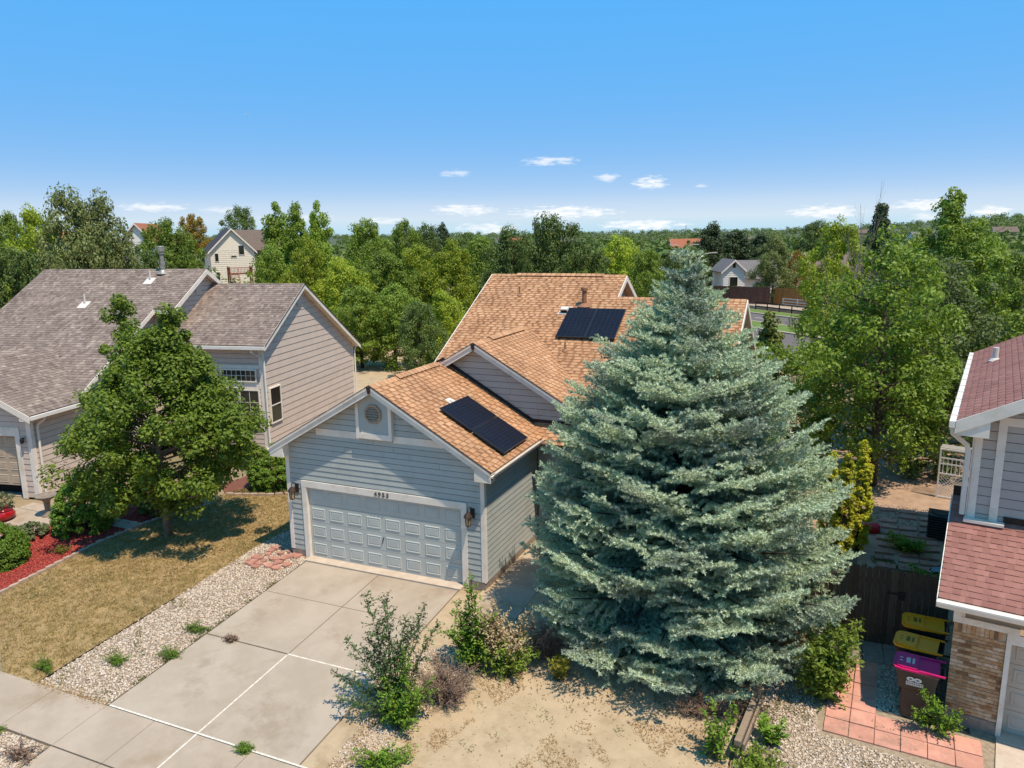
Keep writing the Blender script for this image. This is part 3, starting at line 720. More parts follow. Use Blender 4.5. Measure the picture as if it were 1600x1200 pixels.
# house number
def glyph(parent, ch, x, z, size):
    cu = bpy.data.curves.new('digit', 'FONT'); cu.body = ch; cu.size = size; cu.extrude = .008; cu.offset = .004; cu.align_x = 'CENTER'
    ob = bpy.data.objects.new('digit', cu); COL.objects.link(ob); dg = bpy.context.evaluated_depsgraph_get()
    me = bpy.data.meshes.new_from_object(ob.evaluated_get(dg)); bpy.data.objects.remove(ob); me.materials.clear(); me.materials.append(MAT['number'])
    return me
for k, ch in enumerate('4953'):
    o = link('house_number', glyph(H, ch, 0, 0, .17), H); o.location = (-.165+k*.125+.04, -.054, 2.172); o.rotation_euler = (math.pi/2,0,0)

# rakes, fascia, gutters of a gable that faces -y
def gable_trim(house, cx, zr, half_l, half_r, y, sl, mat=MAT['white'], h=.17, mould=True, depth=.27, soff=MAT['soffit'], wall_y=0.0):
    for sgn, half in ((-1,half_l),(1,half_r)):
        a = (cx, y-.03, zr-.012); b = (cx+sgn*half, y-.03, zr-sl*half-.012)
        board(house, a, b, h/math.cos(math.atan(sl))+.02, ey, .03, mat, 'rake_board')
        if mould:
            a2 = (cx, y-.055, zr-.010); b2 = (cx+sgn*half, y-.055, zr-sl*half-.010); board(house, a2, b2, .075, ey, .025, mat, 'rake_moulding')
gable_trim(H, 0, ZA, 3.402, 3.402, -.27, SG)
gable_trim(H, 1.17, 5.915, 4.4, 4.5, 3.50, SG)
for cx, z, y in ((0,ZA,-.27),(1.17,5.915,3.5)):
    mb = MB(); mb.prism([(cx-.075,y-.062,z-.03),(cx+.075,y-.062,z-.03),(cx+.03,y-.062,z-.22),(cx-.03,y-.062,z-.22)], (0,.01,0)); mb.build('peak_plate', MAT['flash'], H)
# eave returns and gutters
for sg in (1,-1):
    mb = MB(); mb.prism([(sg*2.96,-.29,3.02),(sg*3.41,-.29,3.02),(sg*3.41,-.29,3.22),(sg*2.96,-.29,3.42)], (0,.29,0)); mb.build('eave_return', MAT['white'], H)
    g = MB(); x = sg*3.41; g.prism([(x,-.29,3.16),(x+sg*.07,-.29,3.16),(x+sg*.11,-.29,3.25),(x+sg*.11,-.29,3.28),(x+sg*.095,-.29,3.28),(x+sg*.09,-.29,3.20),(x,-.29,3.20)], (0,3.6,0)); g.build('gutter', MAT['gutter'], H)
    mb = MB(); mb.box(min(x,x-sg*.02),max(x,x-sg*.02),-.27,3.3,3.10,3.28); mb.build('fascia', MAT['white'], H)
    mb = MB(); mb.box(min(sg*3.10,sg*3.39),max(sg*3.10,sg*3.39),0,3.3,3.08,3.10); mb.build('soffit', MAT['soffit'], H)

ST = []
gs = Vector((-1,0,SG)); gs2 = Vector((1,0,SG))
mainplane = lambda x, y: 7.54 - .56*(11-y)
uppergable = lambda x: 5.915 - SG*abs(x-1.17)
def okmain(P):
    if 3.45 < P.y < 8.4 and P.z < uppergable(P.x) - .03: return False
    if P.x < 3.5 and P.z < ZA - SG*abs(P.x) - .03 and P.y < 3.8: return False
    return True
def okgab(P): return P.z > mainplane(P.x, P.y) - .03 and not (P.y < 3.77 and P.z < ZA - SG*abs(P.x) - .02)
shingle_roof(H, I4, (3.43,-.275,ZA-SG*3.43), ey, gs, 4.045, 3.43/CS, MAT['orange'], MAT['orange_deck'], MAT['soffit'], store=ST)
shingle_roof(H, I4, (-3.43,-.275,ZA-SG*3.43), ey, gs2, 4.045, 3.43/CS, MAT['orange'], MAT['orange_deck'], MAT['soffit'], store=ST)
shingle_roof(H, I4, (5.70,3.495,5.915-SG*4.53), ey, gs, 4.75, 4.53/CS, MAT['orange'], MAT['orange_deck'], MAT['soffit'], store=ST, ok=okgab, roofname='gable_roof')
shingle_roof(H, I4, (-3.0,3.495,5.915-SG*4.17), ey, gs2, 4.75, 4.17/CS, MAT['orange'], MAT['orange_deck'], MAT['soffit'], store=ST, ok=okgab, roofname='gable_roof')
c56 = math.cos(math.atan(.56)); ms = Vector((0,1,.56))
v2 = lambda y: (y-3.4)/c56
shingle_roof(H, I4, (-1.57,3.4,mainplane(0,3.4)), ex, ms, 5.42, v2(11), MAT['orange'], MAT['orange_deck'], MAT['soffit'], store=ST, ok=okmain, roofname='main_roof')
shingle_roof(H, I4, (3.85,3.4,mainplane(0,3.4)), ex, ms, 4.43, v2(9.737), MAT['orange'], MAT['orange_deck'], MAT['soffit'], store=ST, ok=okmain, roofname='main_roof')
bs = Vector((0,-1,.56))
shingle_roof(H, I4, (-1.57,18.6,mainplane(0,3.4)), ex, bs, 5.42, v2(11), MAT['orange'], MAT['orange_deck'], MAT['soffit'], store=ST, boards=False, roofname='main_roof')
shingle_roof(H, I4, (3.85,16.07,mainplane(0,3.4)), ex, bs, 4.43, v2(9.737), MAT['orange'], MAT['orange_deck'], MAT['soffit'], store=ST, boards=False, roofname='main_roof')
# small roof over the entry
ps = Vector((0,1,SG))
shingle_roof(H, I4, (2.93,3.05,3.17), ex, ps, 3.6, .83, MAT['orange'], MAT['orange_deck'], MAT['soffit'], store=ST, ok=lambda P: P.z > ZA-SG*P.x-.02, roofname='entry_roof')
# main walls
mz = lambda y: 7.54 - .56*abs(11-y) - .2
siding(H, (0,3.77,0), ex, -ey, [(-1.3,2.9),(5.3,2.9),(5.3,uppergable(5.3)-.2),(1.17,5.70),(-1.3,uppergable(-1.3)-.2)], .185, MAT['siding'], name='gable_wall')
siding(H, (0,3.77,0), ex, -ey, [(3.1,-.1),(8.0,-.1),(8.0,2.9),(3.1,2.9)], .185, MAT['siding'], boards=False)
siding(H, (8.0,0,0), ey, ex, [(3.77,-.1),(15.7,-.1),(15.7,3.2),(9.737,6.63),(3.77,3.25)], .2, MAT['siding'])
siding(H, (3.55,0,0), ey, ex, [(8.0,5.0),(14,5.0),(14,5.6),(11,7.3),(8,5.6)], .2, MAT['siding'])
siding(H, (-1.3,0,0), ey, -ex, [(3.77,-.1),(18.2,-.1),(18.2,3.2),(11,7.3),(3.77,3.2)], .2, MAT['siding'], boards=False)
siding(H, (0,18.2,0), ex, ey, [(-1.3,-.1),(8.0,-.1),(8.0,3.1),(-1.3,3.1)], .2, MAT['siding'], boards=False)
# fascia of the right hand gables
for X, yr, zr, fy, by in ((3.85,11.0,7.53,9.5,12.6),(8.28,9.737,6.83,3.4,16.0)):
    for yy in (fy, by):
        board(H, (X,yr,zr), (X,yy,zr-.56*abs(yr-yy)), .20, ex, .03, MAT['white'], 'rake_board')
window(H, (8.03,6.1,1.3), ey, ex, 1.2, 1.3, mid=True, trim=.09)
# dark flashing strip, standing for the siding's shadow where garage roof meets gable wall
mb = MB()
for sg in (1,-1): mb.prism([(0,3.735,ZA+.03),(sg*3.0,3.735,ZA-SG*3.0+.03),(sg*3.0,3.735,ZA-SG*3.0+.13),(0,3.735,ZA+.13)], (0,.02,0))
mb.prism([(2.9,3.74,3.60),(4.2,3.74,3.60),(4.2,3.74,3.70),(2.9,3.74,3.70)], (0,.02,0)); mb.build('flashing', MAT['flash'], H)
# ridge vents, caps
def ridge_cap(a, b, w, sl, z, name='ridge_cap', mat=MAT['orange'], dark=None, axis='x', step=.2):
    a, b = Vector(a), Vector(b); d = (b-a).normalized(); side = Vector((-d.y,d.x,0)); L = (b-a).length; mb = MB(); k = 0
    while k*step < L:
        p = a + d*(k*step); q = d*min(step+.03, L-k*step); lift = Vector((0,0,z))
        for sg in (1,-1):
            o = p + lift; mb.prism([o, o+side*sg*w-Vector((0,0,sl*w)), o+q+side*sg*w-Vector((0,0,sl*w)), o+q], (0,0,.014))
        k += 1
    mb.build(name, mat, H)
    if dark:
        mb = MB()
        for sg in (1,-1): mb.prism([a+Vector((0,0,z-.055)), a+side*sg*w*.9+Vector((0,0,z-.055-sl*w*.9)), b+side*sg*w*.9+Vector((0,0,z-.055-sl*w*.9)), b+Vector((0,0,z-.055))], (0,0,.05))
        mb.build('ridge_vent', MAT['flash'], H)
ridge_cap((0,-.30,ZA), (0,1.0,ZA), .14, SG, .008); ridge_cap((0,1.0,ZA), (0,3.3,ZA), .15, SG, .05, dark=True); ridge_cap((0,3.3,ZA), (0,3.77,ZA), .14, SG, .008)
ridge_cap((1.17,3.47,5.915), (1.17,4.6,5.915), .14, SG, .008); ridge_cap((1.17,4.6,5.915), (1.17,7.2,5.915), .15, SG, .05, dark=True); ridge_cap((1.17,7.2,5.915), (1.17,8.2,5.915), .14, SG, .008)
ridge_cap((-1.57,11,7.54), (-.5,11,7.54), .14, .56, .008); ridge_cap((-.5,11,7.54), (3.0,11,7.54), .15, .56, .045, dark=True); ridge_cap((3.0,11,7.54), (3.85,11,7.54), .14, .56, .008)
ridge_cap((3.85,9.737,6.833), (8.28,9.737,6.833), .14, .56, .008)
# drip edge lines on the rakes
for cx, z, y, hl in ((0,ZA,-.30,3.43),(1.17,5.915,3.47,4.5)):
    for sg in (1,-1): board(H, (cx,y-.03,z+.004), (cx+sg*hl,y-.03,z-SG*hl+.004), .016, ey, .05, MAT['flash'], 'drip_edge')
board(H, (-1.575,11,7.55), (-1.575,3.4,7.55-.56*7.6), .2, -ex, .03, MAT['white'], 'rake_board')
# vents and pipes on the roof
zm = lambda y: 7.54-.56*(11-y)
def roofvent(parent, P, e, s, w, l, h, mat):
    P, e, s = Vector(P), Vector(e).normalized(), Vector(s).normalized(); n = e.cross(s).normalized(); n = n if n.z > 0 else -n
    mb = MB(); mb.obox(P-e*(w/2+.06)-s*.08+n*.012, e*(w+.12), s*(l+.16), n*.008)
    a = [P-e*w/2+n*.02, P+e*w/2+n*.02, P+e*w/2+n*.02+s*l, P-e*w/2+n*.02+s*l]; b = [P-e*w/2*.85+n*h, P+e*w/2*.85+n*h, P+e*w/2*.8+n*h*.7+s*l*.9, P-e*w/2*.8+n*h*.7+s*l*.9]
    i = len(mb.v); mb.v += [tuple(p) for p in a+b]; mb.f += [(i,i+1,i+5,i+4),(i+1,i+2,i+6,i+5),(i+2,i+3,i+7,i+6),(i+3,i,i+4,i+7),(i+4,i+5,i+6,i+7)]
    o = mb.build('roof_vent', mat, parent)
    mb = MB(); mb.obox(P-e*w*.36+n*.03-s*.004, e*w*.72, n*(h*.55), s*.01); mb.build('vent_mouth', MAT['dark'], o); return o
roofvent(H, (2.18,8.8,zm(8.8)), ex, ms, .30, .28, .17, MAT['pvc'])
roofvent(H, (1.55,1.72,ZA-SG*1.55), ey, gs, .16, .34, .10, MAT['pvc'])
fl_ = MB(); fl_.lathe([(.26,-.0),(.24,.02),(.12,.10),(.085,.12),(.085,.55),(.125,.56),(.13,.66),(.10,.70),(.02,.71)], 14, (2.79,9.22,zm(9.22)-.02)); fl_.build('flue', MAT['brown_pipe'], H)
for x, y, hh in ((.09,9.755,.32),(2.85,6.95,.28)):
    t_ = MB(); t_.tube([(x,y,zm(y)-.05),(x,y,zm(y)+hh)], .03, 8); t_.lathe([(.12,-.02),(.04,.05)], 8, (x,y,zm(y))); t_.build('vent_pipe', MAT['brown_pipe'], H)
# solar panels
for k in range(2): tag(solar_panel(H, (1.395+.93*k+.93,.78+0.0,ZA-SG*(1.395+.93*k+.93)), ey, gs, 1.64, 1.05), ('upper' if k == 0 else 'lower') + ' solar panel on the garage roof slope')
for k in range(2): solar_panel(H, (2.34+1.03*k,7.47,zm(7.47)), ex, ms, 1.02, 1.70)
pan_u = lambda u, v, w: u < 905 or v < 480
finish_shingles(ST, lambda u, v, w: not (u > 880 and v > 480) and not (1.35 < w.x < 3.3 and .7 < w.y < 2.5) and not (2.3 < w.x < 4.5 and 7.4 < w.y < 9.0 and w.z > 5.5))

# ------------------------------------------------------------------ the beige house on the left
RL = math.radians(10.8)
HL = thing('house', 'beige sided house with mauve grey shingle roofs and a tan garage door', 'house', (-14.70,.523,0), RL)
ML = Matrix.Translation((-14.70,.523,0)) @ Matrix.Rotation(RL, 4, 'Z')
SL = []
BE = .205
gz_ = lambda x: 3.14 + .49*min(x+6.4, .3-x)
siding(HL, (0,0,0), ex, -ey, [(-.46,.06),(0,.06),(0,2.62),(-.46,2.62)], BE, MAT['beige'])
siding(HL, (0,0,0), ex, -ey, [(-6.1,2.62),(0,2.62),(0,3.10),(-3.05,gz_(-3.05)-.14),(-6.1,3.10)], BE, MAT['beige'])
siding(HL, (0,0,0), ey, ex, [(0.02,.06),(7.2,.06),(7.2,2.96),(0.02,2.96)], BE, MAT['beige'])
siding(HL, (-6.1,0,0), ey, -ex, [(0,.0),(7,.0),(7,2.96),(0,2.96)], BE, MAT['beige'], boards=False)
t_ = MB(); t_.box(-.16,.0,-.03,.0,.06,2.96); t_.box(0,.03,-.03,.11,.06,2.96); t_.build('corner_board', MAT['white'], HL)
t_ = MB(); t_.box(-6.0,-.46,-.04,0,2.30,2.62); t_.build('door_header', MAT['white'], HL)
for a, b in ((-.665,-.46),(-5.75,-5.5)):
    t_ = MB(); t_.box(a,b,-.038,.16,.0,2.299); t_.build('door_jamb', MAT['white'], HL)
garage_door(HL, -5.5, -.665, .12, .42, 2.30, 8, 4, MAT['tan_door'])
t_ = MB(); t_.box(-5.5,-.665,.5,.55,.0,.5); t_.build('garage_interior', MAT['dark'], HL)
t_ = MB(); t_.box(-5.5,-.665,.15,4,-.02,.004); t_.build('garage_floor', MAT['concrete'], HL)
la = MB(); la.lathe([(.05,.0),(.07,.05),(.06,.16),(.02,.2)], 8, (-.29,-.13,2.08)); la.tube([(-.29,-.0,2.22),(-.29,-.08,2.27),(-.29,-.13,2.24)], .018, 6); la.build('wall_lantern', MAT['black'], HL)
d_ = MB(); d_.tube([(.30,.35,3.0),(.30,.35,2.86),(.10,.25,2.70),(.08,.22,2.6),(.08,.22,.12)], .045, 6); d_.build('downspout', MAT['gutter'], HL)
cl = math.cos(math.atan(.49)); gl = Vector((-1,0,.49)); gl2 = Vector((1,0,.49))
SM = .61; cm = math.cos(math.atan(SM)); lm = Vector((0,1,SM)); lmb = Vector((0,-1,SM))
lmain = lambda y: 7.73 - SM*(9.5-y)
lgar = lambda x: 3.14 + .49*min(x+6.4, .3-x)
okg = lambda P: P.z > lmain(P.y) - .03
okm = lambda P: P.x < -6.3 or P.z > lgar(P.x) - .03
BX = dict(boards=True, thicks=(.006,.015), exposure=.15)
shingle_roof(HL, ML, (.33,-.305,3.125), ey, gl, 5.6, 3.38/cl, MAT['mauve'], MAT['mauve_deck'], MAT['white'], store=SL, ok=okg, **BX)
shingle_roof(HL, ML, (-6.43,-.305,3.125), ey, gl2, 5.6, 3.38/cl, MAT['mauve'], MAT['mauve_deck'], MAT['white'], store=SL, ok=okg, **BX)
gable_trim(HL, -3.05, lgar(-3.05), 3.4, 3.38, -.30, .49, mould=False, h=.2)
t_ = MB(); t_.prism([(-.08,-.32,2.92),(.34,-.32,2.92),(.34,-.32,3.08),(-.08,-.32,3.22)], (0,.31,0)); t_.build('eave_return', MAT['white'], HL)
t_ = MB(); t_.box(.34,.44,-.32,2.35,2.98,3.10); t_.build('gutter', MAT['gutter'], HL)
t_ = MB(); t_.box(.0,.33,0,2.35,2.95,2.97); t_.build('soffit', MAT['white'], HL)
# main roof: the long left part and the short upper right part
shingle_roof(HL, ML, (-7.7,1.7,lmain(1.7)), ex, lm, 7.77, 7.8/cm, MAT['mauve'], MAT['mauve_deck'], MAT['white'], store=SL, ok=okm, roofname='main_roof', **BX)
shingle_roof(HL, ML, (.07,6.9,lmain(6.9)), ex, lm, .95, 2.6/cm, MAT['mauve'], MAT['mauve_deck'], MAT['white'], store=SL, roofname='main_roof', **BX)
shingle_roof(HL, ML, (-7.7,17.3,lmain(1.7)), ex, lmb, 8.72, 7.8/cm, MAT['mauve'], MAT['mauve_deck'], MAT['white'], store=SL, boards=False, roofname='main_roof')
board(HL, (1.02,9.5,7.71), (1.02,6.85,lmain(6.85)-.02), .22, ex, .03, MAT['white'], 'rake_board'); board(HL, (1.02,9.5,7.71), (1.02,12.0,lmain(7.0)-.02), .22, ex, .03, MAT['white'], 'rake_board')
board(HL, (.07,6.85,lmain(6.85)-.005), (1.05,6.85,lmain(6.85)-.005), .2, -ey, .03, MAT['white'], 'fascia')
board(HL, (.07,6.86,lmain(6.86)-.01), (.07,2.2,lmain(2.2)-.01), .2, ex, .03, MAT['white'], 'rake_board')
board(HL, (-7.7,9.5,7.71), (-7.7,1.7,lmain(1.7)-.02), .22, -ex, .03, MAT['white'], 'rake_board')
ml_ = lambda y: 7.73 - SM*abs(9.5-y) - .2
siding(HL, (.72,0,0), ey, ex, [(7.2,.0),(15.5,.0),(15.5,ml_(15.5)),(9.5,ml_(9.5)),(7.2,ml_(7.2))], BE, MAT['beige'])
siding(HL, (0,7.2,0), ex, -ey, [(-.22,.0),(.72,.0),(.72,ml_(7.2)),(-.22,ml_(7.2))], BE, MAT['beige'])
siding(HL, (-.22,0,0), ey, ex, [(2.3,2.9),(7.2,2.9),(7.2,ml_(7.2)),(2.3,ml_(2.3))], BE, MAT['beige'])
t_ = MB(); t_.box(.60,.72,7.17,7.2,.0,5.9); t_.box(.72,.75,7.17,7.27,.0,5.9); t_.build('corner_board', MAT['white'], HL)
v_ = MB(); v_.box(.74,.77,8.95,9.35,6.6,7.1); v_.build('gable_vent', MAT['beige'], HL)
# wing with the tall gable
SW = .614; cw_ = math.cos(math.atan(SW)); ws = Vector((0,1,SW)); wb = Vector((0,-1,SW)); wz = lambda y: 7.02 - SW*abs(10.3-y)
shingle_roof(HL, ML, (.75,6.5,wz(6.5)), ex, ws, 4.65, 3.8/cw_, MAT['mauve'], MAT['mauve_deck'], MAT['white'], store=SL, roofname='wing_roof', **BX)
shingle_roof(HL, ML, (.75,16.15,wz(16.15)), ex, wb, 4.65, 5.85/cw_, MAT['mauve'], MAT['mauve_deck'], MAT['white'], store=SL, boards=False, roofname='wing_roof')
siding(HL, (5.1,0,0), ey, ex, [(6.82,.0),(15.8,.0),(15.8,wz(15.8)-.2),(10.3,6.82),(6.82,wz(6.82)-.2)], .292, MAT['beige'], proud=.026)
siding(HL, (0,6.8,0), ex, -ey, [(.72,.0),(5.0,.0),(5.0,wz(6.8)-.2),(.72,wz(6.8)-.2)], BE, MAT['beige'])
siding(HL, (0,15.85,0), ex, ey, [(-7,.0),(5.1,.0),(5.1,3.2),(-7,3.2)], BE, MAT['beige'], boards=False)
siding(HL, (-7.4,0,0), ey, -ex, [(2,.0),(15.8,.0),(15.8,3.4),(9.5,7.5),(2,3.0)], BE, MAT['beige'], boards=False)
for yy in (6.5, 16.15): board(HL, (5.40,10.3,7.005), (5.40,yy,wz(yy)-.015), .21, ex, .03, MAT['white'], 'rake_board')
for yy in (6.5, 16.15): board(HL, (5.43,10.3,7.025), (5.43,yy,wz(yy)+.005), .02, ex, .03, MAT['flash'], 'drip_edge')
t_ = MB(); t_.box(1.05,5.44,6.36,6.47,wz(6.5)-.16,wz(6.5)-.03); t_.build('gutter', MAT['gutter'], HL)
t_ = MB(); t_.box(1.05,5.4,6.48,6.8,wz(6.8)-.24,wz(6.8)-.22); t_.build('soffit', MAT['white'], HL)
t_ = MB(); t_.box(4.94,5.1,6.77,6.8,.0,4.45); t_.box(5.1,5.13,6.77,6.88,.0,4.45); t_.build('corner_board', MAT['white'], HL)
t_ = MB(); t_.box(5.1,5.13,15.7,15.8,.0,3.3); t_.build('corner_board', MAT['white'], HL)
d_ = MB(); d_.tube([(4.85,6.40,4.6),(4.85,6.42,4.42),(5.02,6.66,4.20),(5.20,6.74,4.1),(5.20,6.74,.2)], .045, 6); d_.build('downspout', MAT['gutter'], HL)
d_ = MB(); d_.tube([(5.22,15.95,3.3),(5.20,15.82,3.1),(5.20,15.82,.2)], .045, 6); d_.build('downspout', MAT['gutter'], HL)
for z0, z1 in ((3.65,3.81),(2.80,3.08)):
    t_ = MB(); t_.box(2.85,4.94,6.76,6.8,z0,z1); t_.build('window_trim', MAT['white'], HL)
window(HL, (3.15,6.76,3.09), ex, -ey, 1.66, .55, 7, 2)
window(HL, (2.95,6.76,1.15), ex, -ey, .95, 1.62, 2, 3, trim=.0); window(HL, (3.94,6.76,1.15), ex, -ey, .95, 1.62, 2, 3, trim=.0)
window(HL, (5.13,7.08,1.20), ey, ex, .92, 1.58, mid=True)
v_ = MB(); v_.box(5.12,5.15,10.05,10.55,6.0,6.45); v_.build('gable_vent', MAT['beige'], HL)
# flue and pipes on the mauve roof
f_ = MB(); f_.tube([(-1.05,9.25,lmain(9.25)-.1),(-1.05,9.25,8.55)], .09, 10); f_.lathe([(.13,.0),(.13,.05),(.10,.06),(.10,.1),(.155,.11),(.155,.30),(.165,.32),(.11,.36)], 10, (-1.05,9.25,8.42)); f_.lathe([(.3,-.06),(.2,.02),(.13,.12)], 10, (-1.05,9.25,lmain(9.25))); f_.build('flue', MAT['galv'], HL)
for x, y in ((-1.35,8.72),(-3.56,7.16)):
    p_ = MB(); p_.tube([(x,y,lmain(y)-.05),(x,y,lmain(y)+.45)], .04, 8); p_.obox((x-.22,y-.28,lmain(y-.28)+.012),(.44,0,0),(0,.42,.42*SM),(0,-.006,.012)); p_.build('vent_pipe', MAT['pvc'], HL)
finish_shingles(SL, lambda u, v, w: False, 0)

# ------------------------------------------------------------------ the brick fronted house on the right
RR = math.radians(-10)
HR = thing('house', 'grey two storey house with red shingle roofs and a brick garage front', 'house', (13.287,-1.43,-.1), RR)
MR = Matrix.Translation((13.287,-1.43,-.1)) @ Matrix.Rotation(RR, 4, 'Z')
SR = []
t_ = MB(); t_.box(-.01,.82,-.02,.3,-.2,.24); t_.box(-.01,.1,.3,12,-.2,.24); t_.build('foundation', MAT['found'], HR)
w_ = MB(); w_.box(.012,.815,.012,.25,.24,2.05); brickwall = w_.build('brick_wall', MAT['mortar'], HR)
bw, bh, j = .2, .058, .012
bme = {}
def brick(x, z, w, h):
    key = (round(w,3), round(h,3))
    if key not in bme:
        mb = MB(); mb.box(0,w,-.014,.02,0,h); bme[key] = mb.mesh('brick', MAT['brick'])
    o = link('brick', bme[key], brickwall); o.location = (x, .012 + random.uniform(-.004,.003), z)
z = .25; row = 0
while z < 1.80:
    x = -.0 if row % 2 == 0 else -.105
    while x < .81:
        a, b = max(x, 0), min(x+bw, .815)
        if b-a > .03: brick(a, z, round(b-a,3), bh)
        x += bw + j
    z += bh + j; row += 1
k = 0
while k*.07+.058 < .82: brick(k*.07, z, .058, 2.04-z); k += 1
w_ = MB(); w_.box(0,.24,.25,1.55,-.1,2.5); w_.box(0.01,.24,1.56,10.7,-.1,5.4); w_.build('wall', MAT['grey_siding'], HR)
t_ = MB(); t_.box(-.02,1.0,-.05,.0,2.05,2.17); t_.build('frieze_board', MAT['white'], HR)
t_ = MB(); t_.box(.0,6,-.02,.2,2.17,2.40); t_.build('frieze_panel', MAT['taupe'], HR)
t_ = MB(); t_.box(-.02,.16,-.035,-.02,2.17,2.40); t_.build('frieze_board', MAT['white'], HR)
t_ = MB(); t_.box(.90,6,-.048,.0,1.86,2.05); t_.build('door_header', MAT['white'], HR)
t_ = MB(); t_.box(.82,.90,-.05,.2,-.02,2.049); t_.build('door_jamb', MAT['white'], HR)
garage_door(HR, .90, 5.7, .16, .03, 1.86, 8, 4, M('pale garage door paint', (.55,.50,.45), (.50,.455,.41), 3, .6))
t_ = MB(); t_.box(.84,5.8,-.2,.22,-.1,.03); t_.build('sill', MAT['apron'], HR)
drv = MB(); drv.prism([(.84,-.21,-.02),(6,-.21,-.02),(6,-6,-.42),(.84,-6,-.42)], (0,0,.03)); dr2 = drv.build('neighbour_driveway', MAT['apron']); dr2.location = (13.287,-1.43,-.1); dr2.rotation_euler = (0,0,RR); tag(dr2, kind='structure')
c5 = math.cos(math.atan(.5)); rs = Vector((0,1,.5))
pz = lambda y: 2.60 + .5*(y+.38)
shingle_roof(HR, MR, (-.28,-.38,2.60), ex, rs, 6, 1.92/c5, MAT['red'], MAT['red_deck'], MAT['white'], store=SR, roofname='pent_roof', thicks=(.006,.014), exposure=.14)
shingle_roof(HR, MR, (-.28,1.538,pz(1.538)), ex, rs, .30, .55/c5, MAT['red'], MAT['red_deck'], MAT['white'], store=SR, roofname='pent_roof', thicks=(.006,.014), exposure=.14)
t_ = MB(); t_.prism([(-.30,-.50,2.47),(-.30,-.42,2.45),(-.30,-.40,2.58),(-.30,-.53,2.58),(-.30,-.53,2.55)], (6.3,0,0)); t_.build('gutter', MAT['gutter'], HR)
board(HR, (-.28,-.40,2.585), (6,-.40,2.585), .16, ey, .02, MAT['white'], 'fascia')
t_ = MB(); t_.box(-.26,6,-.38,-.0,2.41,2.43); t_.build('soffit', MAT['white'], HR)
t_ = MB(); t_.box(-.02,.10,-.28,-.18,2.22,2.41); t_.build('bracket', MAT['white'], HR)
board(HR, (-.285,-.38,2.585), (-.285,2.05,pz(2.05)-.01), .14, -ex, .02, MAT['white'], 'rake_board')
# upper storey
siding(HR, (0,1.55,0), ex, -ey, [(.0,3.3),(5,3.3),(5,7.6),(0,5.55)], .185, MAT['grey_siding'])
siding(HR, (0,0,0), ey, -ex, [(1.55,3.3),(10.7,3.3),(10.7,5.55),(1.55,5.55)], .2, MAT['grey_siding'], boards=False)
t_ = MB(); t_.box(-.01,.13,1.515,1.55,3.5,5.5); t_.box(-.035,.0,1.515,1.66,3.5,5.5); t_.build('corner_board', MAT['white'], HR)
t_ = MB(); t_.box(.36,.50,1.505,1.55,3.55,5.62); t_.box(.50,4.6,1.505,1.55,5.46,5.62); t_.build('window_trim', MAT['white'], HR)
t_ = MB(); t_.box(-.05,.62,1.33,1.53,pz(1.4)+.02,pz(1.4)+.075); t_.build('flashing', MAT['white'], HR)
t_ = MB(); t_.box(.6,5,1.5,1.56,pz(1.5)+.02,pz(1.5)+.14); t_.build('flashing', MAT['flash'], HR)
t_ = MB(); t_.box(-.28,.0,2.03,2.1,pz(2.05)-.2,pz(2.05)+.18); t_.build('flashing', MAT['flash'], HR)
SU = .52; cu_ = math.cos(math.atan(SU)); us = Vector((1,0,SU))
shingle_roof(HR, MR, (-.32,1.08,5.55), ey, us, 9.75, 4.6/cu_, MAT['red'], MAT['red_deck'], MAT['white'], store=SR, roofname='upper_roof', thicks=(.006,.014), exposure=.14)
board(HR, (-.34,1.05,5.555), (4.3,1.05,5.555+SU*4.64), .25, ey, .03, MAT['white'], 'rake_board')
t_ = MB(); t_.prism([(-.30,1.07,5.28),(.22,1.07,5.28),(.22,1.07,5.66),(-.30,1.07,5.42)], (0,.45,0)); t_.build('eave_return', MAT['white'], HR)
t_ = MB(); t_.box(-.44,-.33,1.05,10.8,5.42,5.545); t_.build('gutter', MAT['gutter'], HR)
for k in range(11):
    y = 1.6+k*.85; m_ = MB(); m_.box(-.445,-.32,y,y+.03,5.546,5.56); m_.build('gutter_strap', MAT['gutter'], HR)
d_ = MB(); d_.tube([(-.38,1.35,5.42),(-.38,1.35,5.25),(-.12,1.46,5.02),(-.09,1.47,4.9),(-.09,1.47,3.62)], .05, 6); d_.build('downspout', MAT['gutter'], HR)
p_ = MB(); p_.tube([(.2,7.6,5.75),(.2,7.6,6.15)], .07, 10); p_.lathe([(.16,-.02),(.09,.06)], 10, (.2,7.6,5.82)); p_.build('vent_pipe', MAT['pvc'], HR)
finish_shingles(SR, lambda u, v, w: True, 300)
